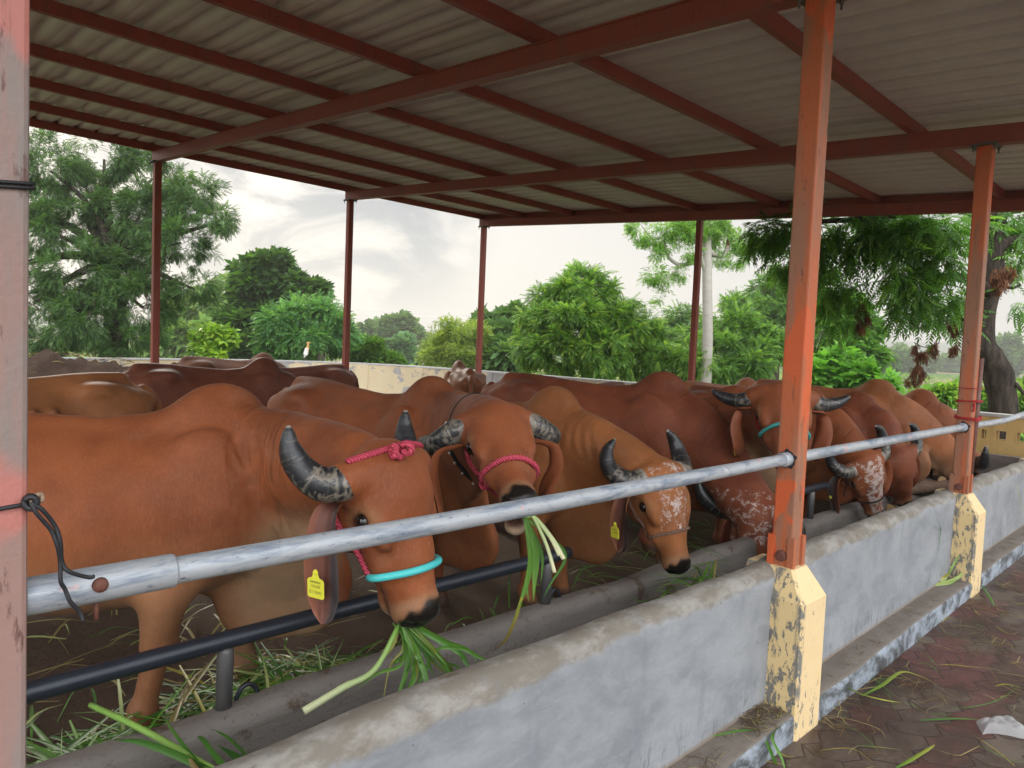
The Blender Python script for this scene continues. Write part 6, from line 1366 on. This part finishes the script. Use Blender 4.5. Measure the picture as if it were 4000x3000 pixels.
# cords round the posts
def loop(x, y, z, s, r_, n=1, tilt=0., ph=0.):
    pts = []
    for k in range(n):
        for a, b_ in ((-1, -1), (1, -1), (1, 1), (-1, 1)): pts.append((x+a*s, y+b_*s, z+k*r_*2.3+tilt*(a*.5+b_*.5)))
    pts.append(pts[0]); q = []
    for p, p2 in zip(pts[:-1], pts[1:]): q += [np.array(p)+(np.array(p2)-np.array(p))*t for t in np.linspace(.04, .96, 5)]
    return np.array(q+[q[0]])
cz = onY(20, 1092, -.055)[2]; t = thing('black_cord', 'black insulated wire knotted round the nearest post with two hanging tails', 'wire', (0, 0, cz))
mb = MB(); mb.tube(loop(0, 0, cz, .0545, .0036, 1, .01), .0036, 8); mb.build('wire_loop', 'cord_black', t, True)
kp = onY(66, 1086, -.06)
for nm, pts in (('tail', [(66, 1086), (90, 1100), (118, 1135), (130, 1170), (134, 1215), (150, 1235), (190, 1247), (204, 1245)]), ('tail', [(66, 1086), (80, 1110), (110, 1145), (124, 1180), (130, 1215), (131, 1255), (140, 1272), (152, 1300), (172, 1322), (180, 1343)])):
    mb = MB(); mb.tube(spline([onY(x, y, -.062-.004*(i % 2)) for i, (x, y) in enumerate(pts)], 40), .0036, 8); mb.build('wire_tail', 'cord_black', t, True)
mb = MB(); a = np.linspace(0, 9, 20); mb.tube(kp+np.stack([.008*np.cos(a), .004*np.sin(a*.7), .010*np.sin(a)], -1), .0052, 8); mb.build('knot', 'cord_black', t, True)
mb = MB(); mb.tube(spline([kp, onY(76, 1072, -.055), onY(88, 1068, -.05), onY(91, 1078, -.05), onY(87, 1084, -.05)], 14), .0042, 8); mb.build('bare_end', 'wire_end', t, True)
uz = onY(20, 398, -.055)[2]; mb = MB(); mb.tube(loop(0, 0, uz, .0545, .003, 2, .012), .003, 7); tag(mb.build('thin_wire', 'cord_black', None, True), 'thin dark wire wound twice round the upper part of the nearest post', 'wire')
t = thing('red_string', 'red cotton string wound and knotted round the second orange post', 'string', (X2, 0, 1.35))
for py, k, tl in ((905, 3, .01), (868, 2, -.006), (838, 1, 0)):
    z = onX(2085, py, X2-.05)[2]; mb = MB(); mb.tube(loop(X2+.012, -.012, z, .072, .0045, k, tl), .0042 if k > 1 else .0028, 7); mb.build('winding', 'string_red', t, True)
q = onX(2103, 880, X2-.056); mb = MB(); mb.tube(spline([q+[0, 0, .035], q+[-.006, -.006, .0], q+[-.006, .002, -.03], q+[-.005, -.006, -.01], q+[-.004, .004, .02]], 24), .0065, 8); mb.build('string_knot', 'string_red', t, True)
# firewood inside the trough beyond the third post
r = np.random.default_rng(17)
LB = ['thickest broken log lying on top of the firewood heap', 'straight brown log leaning in the middle of the firewood', 'short pale branch poking out of the firewood', 'thin crooked stick across the firewood heap', 'dark log at the bottom of the firewood heap', 'grey branch sloping down toward the trough', 'split log with a bright yellow cut end', 'slim twig on the firewood near the rail', 'knotty branch at the right end of the firewood', 'brown pole lying under the black rail']
for k, (x0, y0, z0, x1, y1, z1, r_) in enumerate([(7.6, 2.6, .78, 9.0, 1.4, .80, .075), (6.9, 1.0, .42, 8.5, 1.5, .60, .05), (7.3, .8, .50, 8.7, 1.1, .62, .035), (7.0, 1.3, .58, 9.0, .95, .66, .022), (6.8, .75, .34, 8.8, 1.25, .40, .06), (7.4, 1.5, .62, 8.2, .7, .42, .04), (6.75, .95, .36, 8.2, .62, .44, .055), (7.6, .95, .62, 9.1, 1.2, .70, .018), (8.2, .7, .48, 9.1, 1.5, .72, .045), (7.2, 1.7, .5, 9.0, 1.3, .56, .05)]):
    a, b_ = np.array([x0, y0, z0]), np.array([x1, y1, z1]); m = (a+b_)/2+r.normal(0, .04, 3); p = spline([a, m, b_], 14); t = thing('log', LB[k], 'log', a, 'firewood logs by the trough'); mb = MB(); mb.tube(p, r_*(1+.12*np.sin(np.arange(14)*1.7+k)), 10, cap=False); mb.build('bark', 'log_bark', t, True)
    T0 = unit(p[0]-p[1])
    mb = MB(); mb.tube([p[0]-T0*.01, p[0]+T0*.004, p[0]+T0*.006], [r_*.97, r_*.95, r_*.5], 10); mb.build('cut_end', 'cut_wood', t)
# ------------------------------------------------------------------ the humid air of the plain
@material('haze')
def _(g):
    v = g.new('ShaderNodeVolumePrincipled'); v.inputs['Color'].default_value = (.87, .85, .80, 1); v.inputs['Density'].default_value = .0020; v.inputs['Anisotropy'].default_value = .35
    o = g.new('ShaderNodeOutputMaterial'); g.l.new(v.outputs[0], o.inputs['Volume'])
mb = MB(); mb.box((-860, -860, -1.5), (870, 870, 45)); tag(mb.build('haze', 'haze'), kind='stuff')
